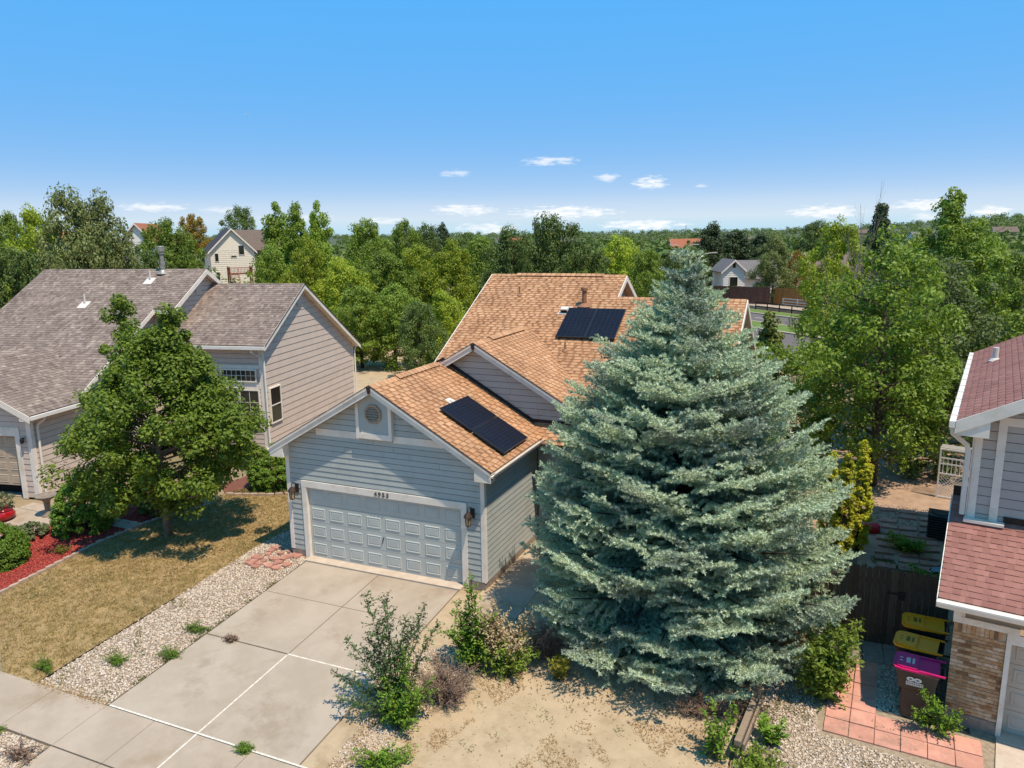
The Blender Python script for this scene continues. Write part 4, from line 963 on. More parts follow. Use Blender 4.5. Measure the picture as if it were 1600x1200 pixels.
# ------------------------------------------------------------------ plants
def unit(a): return a/np.maximum(np.linalg.norm(a, axis=-1, keepdims=True), 1e-9)
def leaves(C, nrm, size, aspect=.55, rg=rng):
    """diamond leaves centred at C with rough normals nrm"""
    n = len(C); r = unit(rg.normal(size=(n,3))); t = unit(np.cross(nrm, r)); b = np.cross(unit(nrm), t)
    s = size*rg.uniform(.65,1.3,(n,1)); L = t*s; W = b*s*aspect
    fold = unit(nrm)*s*.15
    V = np.stack([C-L, C+W+fold, C+L, C-W+fold], 1).reshape(-1,3)
    return V, np.arange(n*4).reshape(n,4)
def crown_mesh(name, mat, clumps, radii, per, size, aspect=.55, flat=.75, rg=rng, upbias=.5, cen=None, shell=.55):
    """leaf clumps: clumps (k,3), radii (k,)"""
    k = len(clumps); n = k*per
    d = unit(rg.normal(size=(n,3))); rad = rg.uniform(shell,1.0,(n,1))**.7
    R = np.repeat(radii, per)[:,None]; C0 = np.repeat(clumps, per, 0)
    off = d*rad*R; off[:,2] *= flat
    nr = d + np.array([0,0,upbias]) + rg.normal(size=(n,3))*.55
    V, F = leaves(C0+off, nr, size, aspect, rg)
    return npmesh(name, V, F, mat)
def profile_clumps(prof, n, rg, cr, angn=.22, inner=.35, lobes=5):
    """points in a crown given by a height/radius profile, with an uneven outline"""
    zs = np.array([p[0] for p in prof]); rs = np.array([p[1] for p in prof])
    z = np.linspace(zs[0], zs[-1], 200); r = np.interp(z, zs, rs); w = r + .08*rs.max(); w /= w.sum()
    Z = rg.choice(z, n, p=w) + rg.normal(size=n)*.1; A = rg.uniform(0, 2*np.pi, n)
    ph = rg.uniform(0, 6.28, 4); mod = 1 + angn*(np.sin(A*lobes/2+ph[0]+Z*1.1) + .7*np.sin(A*3+ph[1]-Z*1.7) + .5*np.sin(A*5+ph[2]+Z*2.3))/1.4
    Rr = np.interp(Z, zs, rs)*mod*np.sqrt(rg.uniform(inner, 1, n))
    return np.stack([Rr*np.cos(A), Rr*np.sin(A), Z], 1), cr*rg.uniform(.65, 1.35, n)
def wood_mesh(name, mat, h, r0, tips, rg, nb=26, base=0.0, lean=(0,0), low=.15, sides=6):
    mb = MB(); top = Vector((lean[0], lean[1], h*.86))
    tr = [Vector((0,0,base-.25)), Vector((lean[0]*.2+r0*.2, lean[1]*.2, h*.2)), Vector((lean[0]*.5, lean[1]*.5-r0*.3, h*.5)), top]
    mb.tube(tr, [r0*1.25, r0*.9, r0*.55, r0*.12], sides+2)
    ids = rg.choice(len(tips), min(nb, len(tips)), replace=False)
    for i in ids:
        p = Vector(tips[i]); t = min(.84, max(low, (p.z - .35*math.hypot(p.x, p.y))/h)); 
        q = Vector((lean[0]*t, lean[1]*t, h*t)); m = q.lerp(p, .55) + Vector((rg.normal()*.1, rg.normal()*.1, -.06*h*(1-t)*.3)); rr = r0*(1-t)*.5 + .012
        mb.tube([q, m, p], [rr, rr*.6, rr*.22], 4, cap=False)
    return mb.mesh(name, mat, smooth=True, fix=False)
def plant(name, label, cat, loc, rz, wood, crown, group=None, scale=1.0, crown_name='crown', wood_name='trunk'):
    t = thing(name, label, cat, loc, rz, group); t.scale = (scale,)*3 if not hasattr(scale, '__len__') else scale
    if wood: link(wood_name, wood, t)
    if crown: link(crown_name, crown, t)
    return t

LM = {}
LM['maple'] = leafmat('maple leaf', [(0.123,0.196,0.027),(0.205,0.313,0.043),(0.287,0.408,0.056),(0.163,0.255,0.034)], .36, .5, .25)
LM['ash'] = leafmat('tree leaf mid green', [(0.141,0.221,0.034),(0.213,0.318,0.046),(0.297,0.416,0.066),(0.171,0.254,0.038)], .3)
LM['olive'] = leafmat('tree leaf grey green', [(0.145,0.186,0.064),(0.206,0.252,0.086),(0.267,0.314,0.116),(0.151,0.183,0.062)], .25)
LM['willow'] = leafmat('tree leaf yellow green', [(0.242,0.332,0.032),(0.340,0.443,0.043),(0.439,0.530,0.060),(0.269,0.345,0.038)], .35)
LM['dark'] = leafmat('tree leaf dark green', [(0.087,0.144,0.037),(0.131,0.199,0.050),(0.180,0.254,0.070),(0.103,0.154,0.040)], .22)
LM['poplar'] = leafmat('tree leaf fresh green', [(0.180,0.289,0.036),(0.250,0.376,0.049),(0.333,0.464,0.065),(0.208,0.301,0.039)], .33)
LM['autumn'] = leafmat('tree leaf turning', [(0.146,0.192,0.032),(0.208,0.211,0.035),(0.541,0.250,0.048),(0.187,0.192,0.032)], .3)
LM['pine'] = leafmat('pine needle', [(0.050,0.080,0.035),(0.073,0.112,0.046),(0.096,0.138,0.058)], .1)
LM['round'] = LM['ash']
LM['silver'] = leafmat('small grey green leaf', [(.10,.15,.05),(.15,.205,.075),(.21,.27,.11),(.12,.165,.055)], .3)
LM['cotton'] = leafmat('cottonwood leaf', [(0.139,0.221,0.030),(0.205,0.316,0.044),(0.295,0.420,0.061),(0.164,0.244,0.033)], .35, .5, .25)
LM['locust'] = leafmat('locust leaf', [(0.158,0.253,0.032),(0.222,0.334,0.047),(0.285,0.405,0.061),(0.169,0.253,0.035)], .34)
LM['arb'] = leafmat('golden cypress spray', [(.50,.54,.04),(.64,.64,.05),(.30,.38,.035),(.74,.70,.06),(.22,.30,.03)], .3)
LM['juniper'] = leafmat('clipped shrub leaf', [(0.104,0.200,0.022),(0.156,0.278,0.031),(0.209,0.344,0.044),(0.110,0.192,0.022)], .25)
LM['spruce'] = leafmat('blue spruce needle', [(0.359,0.467,0.356),(0.509,0.646,0.496),(0.679,0.824,0.636),(0.395,0.515,0.380),(0.585,0.722,0.530)], .12, .55, .3, big=(.29,.34,.25), bigscale=.9)
LM['weed'] = leafmat('weed leaf', [(0.110,0.232,0.022),(0.171,0.319,0.033),(0.241,0.406,0.045)], .35)
LM['elm'] = leafmat('elm sucker leaf', [(0.069,0.133,0.048),(0.107,0.193,0.065),(0.151,0.255,0.079)], .25)
LM['pale'] = leafmat('dried seed cluster', [(0.632,0.494,0.322),(0.529,0.402,0.241),(0.713,0.598,0.414),(0.184,0.218,0.057)], .2)
LM['dry'] = leafmat('dried twig', [(0.286,0.189,0.150),(0.390,0.273,0.215),(0.221,0.143,0.117)], .1)
LM['lavender'] = leafmat('grey green shrublet', [(0.120,0.168,0.072),(0.168,0.216,0.096),(0.204,0.240,0.120)], .2)
LM['straw'] = leafmat('straw blade', [(.47,.35,.17),(.60,.47,.25),(.36,.26,.115),(.28,.25,.095),(.53,.41,.20)], .25)
LM['yellowgrass'] = leafmat('yellow grass blade', [(.34,.33,.05),(.25,.27,.04),(.42,.38,.08)], .3)

# --- the blue spruce
PZ = [0,.5,1.6,2.6,3.6,4.3,5.0,5.7,6.4,7.1,7.8,8.5]; PR = [3.1,3.42,3.5,3.3,2.98,2.66,2.28,1.84,1.32,.76,.32,.06]
def build_spruce(loc, H0=8.62, R0=3.3):
    rg = np.random.default_rng(5); A, D, Ln = [], [], []       # needle brush segments: start, direction, length
    wood = MB(); wood.tube([(0,0,-.3),(0,0,2.5),(0,0,6),(0,0,H0-.25)], [.24,.18,.09,.012], 8)
    z = .14
    while z < H0-.25:
        t = z/H0; R = float(np.interp(z, PZ, PR))
        nb = int(6 + R*3.6); a0 = rg.uniform(0, 6.28)
        for k in range(nb):
            a = a0 + k*2*np.pi/nb + rg.normal()*.12; L = R*rg.uniform(.80,1.06)*(1 + .075*math.cos(a - .35)*max(0, 1 - z/4.5) - .05*math.cos(a)*min(1, max(0, (z-3)/3)))
            if rg.random() < .1: L *= .7
            rise = -.26 + .85*t + rg.normal()*.10; zj = max(.12, z + rg.normal()*.17)
            u = np.array([np.cos(a), np.sin(a), 0]); side = np.array([-u[1], u[0], 0])
            P = lambda s: np.array([0,0,zj]) + u*L*s + np.array([0,0,1])*(L*(rise*s + .30*s**3*(1-t)) + .05)
            if L > .8: wood.tube([P(0), P(.5), P(.92)], [.028*L/2+.006, .016*L/2+.004, .004], 4, cap=False)
            s = .22 if L > 1 else .05
            step = .115/max(L,.3)
            while s < 1.0:
                p = P(s); dr = unit((P(min(s+.05,1.05))-P(s-.05))[None])[0]
                for sg in (-1,1):
                    ls = min(.72, .22 + (1-s)*L*.5)*rg.uniform(.7,1.15)
                    if s < .45: ls *= .8
                    dv = dr*.62 + side*sg*rg.uniform(.6,.95) + np.array([0,0,rg.normal()*.17 + .02]); dv /= np.linalg.norm(dv)
                    q = p.copy(); rem = ls
                    while rem > .02:
                        l = min(.15, rem); A.append(q); D.append(dv + np.array([0,0,.0])); Ln.append(l); 
                        q = q + dv*l; dv = dv*.95 + dr*.14 + np.array([0,0,-.012]); dv /= np.linalg.norm(dv); rem -= l
                        if rg.random() < .5:
                            tw = dv + side*rg.choice([-1,1])*.9 + np.array([0,0,rg.normal()*.3]); A.append(q); D.append(tw/np.linalg.norm(tw)); Ln.append(rg.uniform(.07,.13))
                if s > .35:
                    A.append(p); D.append(dr); Ln.append(.13)
                s += step*.80
            A.append(P(1.0)); D.append(unit((P(1.02)-P(.95))[None])[0]); Ln.append(.16)
        z += .20 + .05*(1-t)
    for k in range(14):   # leader shoots
        zz = H0-.9+k*.065; A.append(np.array([0,0,zz])); D.append(np.array([0,0,1.])); Ln.append(.12)
        a = rg.uniform(0,6.28); A.append(np.array([0,0,zz])); D.append(unit(np.array([[np.cos(a)*.6,np.sin(a)*.6,.9]]))[0]); Ln.append(rg.uniform(.15,.42)*(1-k/18))
    A = np.array(A); D = unit(np.array(D)); Ln = np.array(Ln); m = len(A); K = 18
    a = rg.uniform(0, 1, (m,K,1)); th = rg.uniform(0, 6.28, (m,K,1))
    r1 = unit(np.cross(D, rg.normal(size=(m,3)))); r2 = np.cross(D, r1)
    rad = r1[:,None]*np.cos(th) + r2[:,None]*np.sin(th)
    base = A[:,None] + D[:,None]*Ln[:,None,None]*a
    nd = unit(rad*1.0 + D[:,None]*.75 + np.array([0,0,.22])); tan = unit(np.cross(nd, rad+rg.normal(size=rad.shape)*.4))
    nl = rg.uniform(.040,.062,(m,K,1)); w = .0095
    V = np.stack([base - tan*w, base + tan*w, base + nd*nl + tan*w*.35, base + nd*nl - tan*w*.35], 2).reshape(-1,3)
    print('spruce needles', m*K)
    t = thing('blue_spruce', 'large blue spruce tree hiding the front door of the blue grey house', 'spruce tree', loc)
    link('trunk', wood.mesh('trunk', MAT['bark'], True, False), t); link('crown', npmesh('spruce_crown', V, np.arange(len(V)).reshape(-1,4), LM['spruce']), t)
build_spruce((8.0, -.02, -.05))

# --- the maple on the lawn
def build_maple(loc):
    rg = np.random.default_rng(23)
    prof = [(1.2,1.3),(1.7,2.15),(2.4,2.7),(3.3,2.75),(4.3,2.2),(5.1,1.6),(5.8,1.0),(6.4,.45)]
    C, R = profile_clumps(prof, 350, rg, .36, angn=.22, inner=.15); C[:,0] += .15
    ld = []
    for (x, y, z0, z1, r) in ((-1.35,.3,4.2,7.25,.75),(.75,.2,4.4,7.0,.6),(2.9,.0,2.6,4.2,.6),(-2.2,.2,2.4,4.6,.6),(-.4,.4,5.2,6.3,.5),(1.7,.3,3.6,5.6,.6)):
        for t in np.linspace(0, 1, 22):
            ld.append((x+rg.normal()*(r*.7*(1-t)+.10), y+rg.normal()*(r*.7*(1-t)+.10), z0+(z1-z0)*t))
    C = np.concatenate([C, np.array(ld)]); R = np.concatenate([R, np.full(len(ld), .25)*rg.uniform(.7,1.2,len(ld))])
    cr = crown_mesh('maple_crown', LM['maple'], C, R, 170, .058, .62, .92, rg, upbias=.75, shell=.35)
    wd = wood_mesh('maple_trunk', MAT['palebark'], 6.6, .115, C, rg, 80, low=.18)
    plant('maple_tree', 'green maple tree on the parched lawn in front of the beige house', 'maple tree', loc, 0.0, wd, cr)
build_maple((-7.75, -.22, -.02))

# --- trees on the right behind the spruce
def tree_custom(name, label, cat, loc, prof, n, cr, per, leaf, mat, seed, r0=.16, nb=40, angn=.3, inner=.3, extra=None, group=None, barkm='bark', upbias=.5):
    rg = np.random.default_rng(seed); C, R = profile_clumps(prof, n, rg, cr, angn, inner)
    if extra is not None:
        E_ = np.array(extra); C = np.concatenate([C, E_[:,:3]]); R = np.concatenate([R, E_[:,3]])
    h = prof[-1][0]
    return plant(name, label, cat, loc, 0, wood_mesh(name+'_trunk', MAT[barkm], h, r0, C, rg, nb), crown_mesh(name+'_crown', mat, C, R, per, leaf, .55, .8, rg, upbias, shell=.3), group)
tree_custom('leafy_tree', 'big leafy green tree behind the spruce beside the stepping stone path', 'tree', (12.6,12.6,0), [(.5,.5),(1.3,1.3),(2.6,1.95),(4.2,2.35),(5.8,2.3),(7.2,1.5),(8.3,.7),(8.9,.25)], 210, .48, 110, .075, LM['cotton'], 3, .16, 50)
tree_custom('leafy_tree', 'wide leafy tree overhanging the reddish soil behind the air conditioner', 'tree', (14.4,18.0,0), [(1.6,.8),(2.4,2.2),(3.6,3.0),(5.0,3.1),(6.2,2.5),(7.2,1.6),(7.9,.6)], 220, .5, 100, .08, LM['silver'], 8, .2, 50)
tree_custom('tall_tree', 'tall loose crowned tree with the highest top on the right', 'tree', (15.6,23.0,0), [(1.5,.8),(3,2.0),(5,2.6),(7,2.3),(8.6,1.5),(9.7,.8),(10.6,.3)], 220, .42, 90, .085, LM['ash'], 14, .16, 50, angn=.3, inner=.15, extra=[(rr_*math.cos(k*2.4), rr_*math.sin(k*2.4), 6.2+k*.14, .42) for k in range(30) for rr_ in [max(.08, .95-.03*k)]])
tree_custom('leafy_tree', 'spreading leafy tree above the back corner of the red shingle roof', 'tree', (19.6,18.5,0), [(.8,1.2),(2.2,3.0),(3.8,3.6),(5.2,3.0),(6.3,1.8),(7,.7)], 200, .5, 90, .085, LM['ash'], 19, .2, 40)
tree_custom('side_shrub', 'dark bushy tree between the reddish soil and the red roofed house', 'shrub', (14.9,14.6,0), [(.2,.9),(1.0,1.4),(2.2,1.5),(3.4,1.1),(4.3,.4)], 90, .38, 100, .07, LM['dark'], 27, .08, 20)
tree_custom('side_shrub', 'yellow-green shrub behind the spruce beside the paler leafy tree', 'shrub', (9.6,13.0,0), [(.2,1.0),(1.0,1.8),(1.9,1.9),(2.7,1.3),(3.3,.5)], 110, .42, 90, .07, LM['locust'], 31, .08, 25)
tree_custom('side_shrub', 'yellow-green bush at the far end of the blue grey house by the road', 'shrub', (8.6,25.0,0), [(.2,1.4),(1.0,2.3),(2.0,2.3),(3.0,1.3)], 90, .45, 70, .09, LM['locust'], 32, .08, 20)
tree_custom('small_conifer', 'small yellowish pine between the orange roof and the road', 'pine tree', (7.9,27.5,0), [(.3,.9),(1.5,.85),(3,.6),(4.2,.35),(5.0,.1)], 60, .36, 110, .10, leafmat('young pine needle', [(.18,.22,.04),(.24,.28,.05),(.12,.17,.035)], .2), 33, .08, 20)
# golden columnar cypresses
for k, (x, y, h, r, lb) in enumerate(((11.55,5.75,2.95,.25,'golden green columnar cypress half hidden by the spruce'),(11.98,6.2,3.2,.26,'tallest golden green columnar cypress beside the red bucket'),(11.15,6.4,2.8,.24,'shorter golden cypress behind the two others'))):
    tree_custom('columnar_cypress', lb, 'shrub', (x,y,0), [(.05,r*.8),(h*.3,r),(h*.6,r*.85),(h*.85,r*.5),(h,.05)], 150, .10, 120, .030, LM['arb'], 40+k, .05, 8, angn=.1, inner=.6, group='golden cypresses by the stepping stones', upbias=1.2)
# --- clipped mounds
def mound(label, loc, prof, n, seed, mat=LM['juniper'], leaf=.030, cr=.13, name='clipped_shrub', per=150, group=None):
    return tree_custom(name, label, 'shrub', loc, prof, n, cr, per, leaf, mat, seed, .05, 10, angn=.06, inner=.75, group=group, upbias=.8)
mound('large cone shaped clipped shrub beside the birdbath', (-10.75,-.75,-.05), [(.05,.80),(.5,.86),(1.0,.72),(1.4,.48),(1.65,.2),(1.75,.05)], 330, 51, group='clipped green shrubs')
mound('cone shaped clipped shrub cut off by the left edge of the picture', (-11.15,-3.35,-.23), [(.05,.8),(.35,.86),(.7,.74),(1.0,.48),(1.2,.15)], 300, 52, group='clipped green shrubs')
mound('round clipped shrub against the wall left of the blue grey garage', (-7.75,4.75,0), [(.05,.80),(.5,.90),(.95,.80),(1.3,.48),(1.45,.1)], 400, 53, group='clipped green shrubs')
mound('dark low shrub in the shade of the maple', (-9.6,1.6,0), [(.05,.9),(.4,1.0),(.8,.8),(1.1,.3)], 160, 54, LM['dark'], name='shade_shrub')
mound('small grey-green shrublet on the pink crushed stone', (-11.8,-1.75,-.12), [(.03,.32),(.2,.40),(.38,.28),(.45,.05)], 60, 55, LM['lavender'], .035, .09, name='shrublet', per=60)

# --- blades, tufts and sprays
def blades(name, mat, pts, h, w, rg, spread=.35, parent=None, kind=None):
    pts = np.asarray(pts, float); n = len(pts); d = rg.normal(size=(n,3))*spread; d[:,2] = 1; d = unit(d)
    hh = h*rg.uniform(.5,1.25,(n,1)); sd = unit(np.cross(d, rg.normal(size=(n,3))))*w
    V = np.stack([pts-sd, pts+sd, pts+d*hh+sd*.2+rg.normal(size=(n,3))*h*.12, pts+d*hh-sd*.2], 1).reshape(-1,3)
    V[2::4] = V[3::4] + np.repeat(sd, 1, 0)*.5
    o = link(name, npmesh(name, V, np.arange(n*4).reshape(n,4), mat), parent)
    if kind: tag(o, kind=kind)
    return o
def inside(poly, P):
    x, y = P[:,0], P[:,1]; c = np.zeros(len(P), bool); j = len(poly)-1
    for i in range(len(poly)):
        xi, yi = poly[i]; xj, yj = poly[j]
        c ^= ((yi > y) != (yj > y)) & (x < (xj-xi)*(y-yi)/(yj-yi+1e-12)+xi); j = i
    return c
def scatter(poly, n, rg):
    p = np.array(poly); out = []; tot = 0
    while tot < n:
        q = rg.uniform(p.min(0), p.max(0), (n*2,2)); q = q[inside(poly, q)]; out.append(q); tot += len(q)
    q = np.concatenate(out)[:n]; z = np.where(q[:,1] < 0, .07*q[:,1], 0)
    return np.column_stack([q, z])
rgs = np.random.default_rng(77)
def tufted(P, k, r, rg):
    Q = np.repeat(P, k, 0); Q[:,:2] += rg.normal(size=(len(Q),2))*r; return Q
def patchy(P, rg, sc=1.1, th=0.0):
    ph = rg.uniform(0,6.28,6); f = np.sin(P[:,0]*sc*2.1+ph[0]+1.3*np.sin(P[:,1]*sc*1.7+ph[1])) + np.sin(P[:,1]*sc*2.6+ph[2]+1.1*np.sin(P[:,0]*sc*2.9+ph[3])) + .8*np.sin((P[:,0]+P[:,1])*sc*4.3+ph[4])
    return P[f > th]
LM['chaff'] = leafmat('dead grass blade', [(.48,.33,.17),(.58,.43,.24),(.38,.25,.125),(.30,.20,.10)], .2)
blades('lawn_grass', LM['straw'], tufted(scatter(LAWN, 9000, rgs), 8, .035, rgs), .075, .008, rgs, .8, kind='stuff')
LM['lawngreen'] = leafmat('green grass blade', [(.13,.15,.04),(.17,.18,.05),(.10,.13,.03)], .25)
P = scatter(LAWN, 26000, rgs); P = patchy(P, rgs, .8, 1.3); blades('lawn_green_grass', LM['lawngreen'], P, .06, .006, rgs, .7, kind='stuff')
blades('dead_grass', LM['chaff'], np.concatenate([patchy(scatter([(6.3,-4.6),(7.0,-3.7),(8.0,-3.4),(9.8,-3.2),(9.75,-6.5),(6.9,-6.9),(6.0,-5.8)], 9000, rgs), rgs, 1.2, .2), patchy(scatter([(2.8,-3.6),(4.2,-1.8),(5.4,-1.9),(5.6,-3.0),(4.9,-4.6),(4.3,-6.6),(2.95,-6.6)], 9000, rgs), rgs, 1.5, .1)]), .07, .007, rgs, 1.2, kind='stuff')
P = scatter([(-4.55,-6.65),(-2.5,-6.65),(-2.5,-3),(-4.5,-3)], 9000, rgs); P = patchy(P, rgs, 1.4, 1.35); blades('gravel_weeds', LM['lawngreen'], P, .07, .007, rgs, 1.0, kind='stuff')
P = np.concatenate([scatter([(9.85,-1.9),(10.8,-.9),(11.05,-2.7),(13.4,-3.1),(13.6,-6),(9.8,-6)], 16000, rgs)]); P = patchy(P, rgs, 1.5, 1.0); blades('gravel_weeds', LM['lawngreen'], P, .08, .007, rgs, 1.0, kind='stuff')
P = patchy(scatter([(11.4,1.1),(14.2,1.1),(14.6,7.5),(11.8,7.0)], 14000, rgs), rgs, 1.6, .9); blades('yard_weeds', LM['lawngreen'], P, .12, .01, rgs, 1.0, kind='stuff')
P = patchy(scatter([(2.8,-8),(9.4,-8),(9.4,-2),(5.5,-2),(4.5,-4)], 9000, rgs), rgs, 1.9, 1.75); blades('yard_weeds', LM['lavender'], P, .07, .008, rgs, 1.1, kind='stuff')

P = scatter([(11.2,-2.5),(13.5,-2.65),(13.5,-1.85),(12.1,-1.65),(12.05,-.3),(11.2,-.3)], 1500, rgs); fx = np.abs(((P[:,0]-11.2)/.43+.5)%1-.5); fy = np.abs(((P[:,1]+2.52)/.43+.5)%1-.5); P = P[(np.minimum(fx,fy) < .06)]; P = patchy(P, rgs, 2.0, .6); blades('joint_weeds', LM['lawngreen'], P + np.array([0,0,.03]), .05, .006, rgs, 1.0, kind='stuff')
P = np.column_stack([-2.5+rgs.normal(size=2600)*.05, rgs.uniform(-6.7,-.3,2600), np.zeros(2600)]); P[:,2] = .07*P[:,1]; f_ = np.sin(P[:,1]*3.1)+np.sin(P[:,1]*7.3+1)+np.sin(P[:,1]*1.3); P = P[f_ > -.1]; blades('edge_weeds', LM['lawngreen'], P, .07, .008, rgs, 1.1, kind='stuff')
P = np.column_stack([rgs.uniform(-4.6,-2.5,700), -6.72+rgs.normal(size=700)*.05, np.full(700,-.47)]); blades('edge_weeds', LM['chaff'], P, .09, .008, rgs, 1.4, kind='stuff')
# --- loose stones and chips
def stones(name, mat, P, size, rg, squash=.6, lift=.3):
    n = len(P); o6 = np.array([[1,0,0],[-1,0,0],[0,1,0],[0,-1,0],[0,0,1],[0,0,-1]], float)
    f8 = np.array([[0,2,4],[2,1,4],[1,3,4],[3,0,4],[2,0,5],[1,2,5],[3,1,5],[0,3,5]])
    s = size*rg.uniform(.55,1.35,(n,1,1)); V = o6[None]*s*rg.uniform(.55,1.25,(n,6,1)); V += rg.normal(size=V.shape)*size*.16
    a = rg.uniform(0,6.28,n); c, sn = np.cos(a)[:,None], np.sin(a)[:,None]
    X = V[:,:,0]*c - V[:,:,1]*sn; Y = V[:,:,0]*sn + V[:,:,1]*c; Z = V[:,:,2]*squash
    tx, ty = rg.normal(size=(n,1))*.35, rg.normal(size=(n,1))*.35; Z = Z + X*tx + Y*ty
    V = np.stack([X,Y,Z],2) + P[:,None,:] + np.array([0,0,size*lift])
    F = (f8[None] + (np.arange(n)*6)[:,None,None]).reshape(-1,3)
    return tag(link(name, npmesh(name, V.reshape(-1,3), F, mat)), kind='stuff')
MAT['pebble'] = M('pale river pebble', (1,1,1), (.85,.82,.78), 20, .85, ramp=[(.48,.39,.31),(.73,.65,.56),(.61,.52,.44),(.80,.73,.66),(.34,.25,.18),(.68,.58,.49)])
MAT['chip'] = M('red mulch chip', (1,1,1), (.8,.8,.8), 20, .9, ramp=[(.42,.05,.042),(.58,.085,.065),(.32,.042,.036),(.54,.135,.10),(.66,.13,.10)])
stones('pebbles', MAT['pebble'], scatter(GRAV, 15000, rgs), .034, rgs)
stones('pebbles', MAT['pebble'], scatter([(9.8,-1.7),(10.9,-.5),(11.12,-2.6),(13.75,-2.95),(13.75,-4.8),(9.78,-5.2)], 11000, rgs), .03, rgs)
stones('pebbles', MAT['pebble'], scatter([(12.1,.7),(13.45,.7),(13.25,-1.62),(12.1,-1.55)], 4200, rgs), .03, rgs)
stones('pebbles', MAT['pebble'], scatter([(-5,-8.0),(-2.55,-8.0),(-2.55,-9.0),(-5,-9.0)], 3600, rgs), .034, rgs)
stones('pebbles', MAT['pebble'], scatter([(2.6,-3.0),(4.35,-1.6),(4.2,-3.2),(3.6,-6.4),(2.95,-6.6)], 3200, rgs), .03, rgs)
stones('mulch_chips', MAT['chip'], scatter(MULCH, 15000, rgs), .030, rgs, .4)
stones('pink_chips', M('pink stone chip', (1,1,1), (.85,.85,.85), 20, .9, ramp=[(.50,.29,.24),(.60,.40,.34),(.42,.23,.19),(.66,.50,.44)]), scatter([(-11.75,-2.38),(-12.25,-1.42),(-11.9,-.5),(-13.2,-1.0),(-15.5,-1.4),(-15.5,-3.6),(-11.2,-4.2),(-10.95,-3.2)], 7000, rgs), .03, rgs)
stones('soil_clods', M('soil clod', (.42,.31,.19), (.32,.23,.13), 15, .95, var=.2), scatter([(2.9,-8),(9.4,-8),(9.4,-2),(5.6,-2),(4.4,-4)], 900, rgs), .018, rgs)
stones('yard_rubble', M('yard stone', (.44,.36,.30), (.32,.25,.20), 15, .95, var=.25), np.concatenate([scatter([(11.4,1.1),(12.6,1.1),(12.7,3.6),(11.6,4.2)], 2200, rgs), scatter([(11.7,8),(14.8,8),(15.3,10.5),(12.2,10.5)], 900, rgs)]), .04, rgs)

Q = scatter([(-9.0,-2.2),(-5.2,-2.6),(-4.8,1.5),(-7,3),(-8.6,2)], 700, rgs); V, F = leaves(Q + np.array([0,0,.05]), np.array([0,0,1.]) + rgs.normal(size=(700,3))*.4, .035, .6, rgs)
tag(link('leaf_litter', npmesh('leaf_litter', V, F, LM['chaff'])), kind='stuff')
Q = scatter([(4.6,-3.2),(6.5,-3.6),(9.8,-3.6),(11.2,-1.6),(11,2.5),(5.4,2.5)], 3500, rgs); V, F = leaves(Q + np.array([0,0,.02]), np.array([0,0,1.]) + rgs.normal(size=(3500,3))*.5, .03, .35, rgs)
tag(link('needle_litter', npmesh('needle_litter', V, F, LM['dry'])), kind='stuff')
# --- feathery suckers and weeds beside the drive
def spray_plant(name, label, cat, loc, stems, mat, leaf, seed, stem_mat='bark', aspect=.4, per=30, group=None, side=.22, crown_name='leaves'):
    """stems: (lean x, lean y, height, side twig length)"""
    rg = np.random.default_rng(seed); wd = MB(); C, Nn = [], []
    for lx, ly, h, sl in [(a*1.08, b*1.08, c*1.14, d*1.1) for a, b, c, d in stems]:
        p0 = np.array([rg.normal()*.06, rg.normal()*.06, 0]); top = np.array([lx, ly, h]); 
        path = [p0 + (top-p0)*t + np.array([0,0,.12*h*math.sin(t*math.pi)]) for t in np.linspace(0,1,7)]
        wd.tube(path, [.012,.011,.009,.007,.005,.004,.002], 4, cap=False)
        for t in np.linspace(.12, 1, per):
            i = min(5, int(t*6)); p = path[i] + (path[i+1]-path[i])*(t*6-i); ax = unit((path[i+1]-path[i])[None])[0]
            l = sl*(1-t*.75)*rg.uniform(.6,1.1) + .03
            dr = unit((unit(rg.normal(size=(1,3)))*1.0 + ax*.7))[0]; 
            m = max(3, int(l/(leaf*.85)))
            if l > .1: wd.tube([p, p+dr*l], [.003,.0015], 3, cap=False)
            for s in np.linspace(.15, 1, m):
                C.append(p + dr*l*s + rg.normal(size=3)*leaf*.35); Nn.append(np.array([0,0,1.]) + rg.normal(size=3)*.6)
    V, F = leaves(np.array(C), np.array(Nn), leaf, aspect, rg)
    return plant(name, label, cat, loc, 0, wd.mesh(name+'_stems', MAT[stem_mat], False, False), npmesh(name+'_leaves', V, F, mat), group, crown_name=crown_name, wood_name='stems')
r_ = random.Random(3)
spray_plant('elm_sucker', 'tall feathery dark sucker shrub standing beside the driveway', 'shrub', (3.45,-4.95,-.35), [(-.75,.25,2.1,.40),(-.55,.5,1.95,.4),(-.28,.25,2.15,.38),(.05,.35,1.75,.4),(.48,.3,2.05,.34),(.72,.35,1.75,.34),(-1.1,.1,1.2,.4),(-1.15,-.25,.75,.36),(-.9,-.5,.45,.4),(.25,.3,1.7,.4),(-.4,.1,1.6,.45),(-.95,.4,.9,.4),(-.7,.2,1.3,.4)], LM['elm'], .038, 61, per=60)
spray_plant('weed_clump', 'bright green weeds at the foot of the feathery sucker shrub', 'weed', (3.65,-5.15,-.36), [(r_.uniform(-.55,.6), r_.uniform(-.4,.4), r_.uniform(.35,.85), .3) for _ in range(20)]+[(.1,.1,1.45,.28),(.0,.15,1.3,.28),(.2,0,1.2,.25)], LM['weed'], .036, 62, per=26)
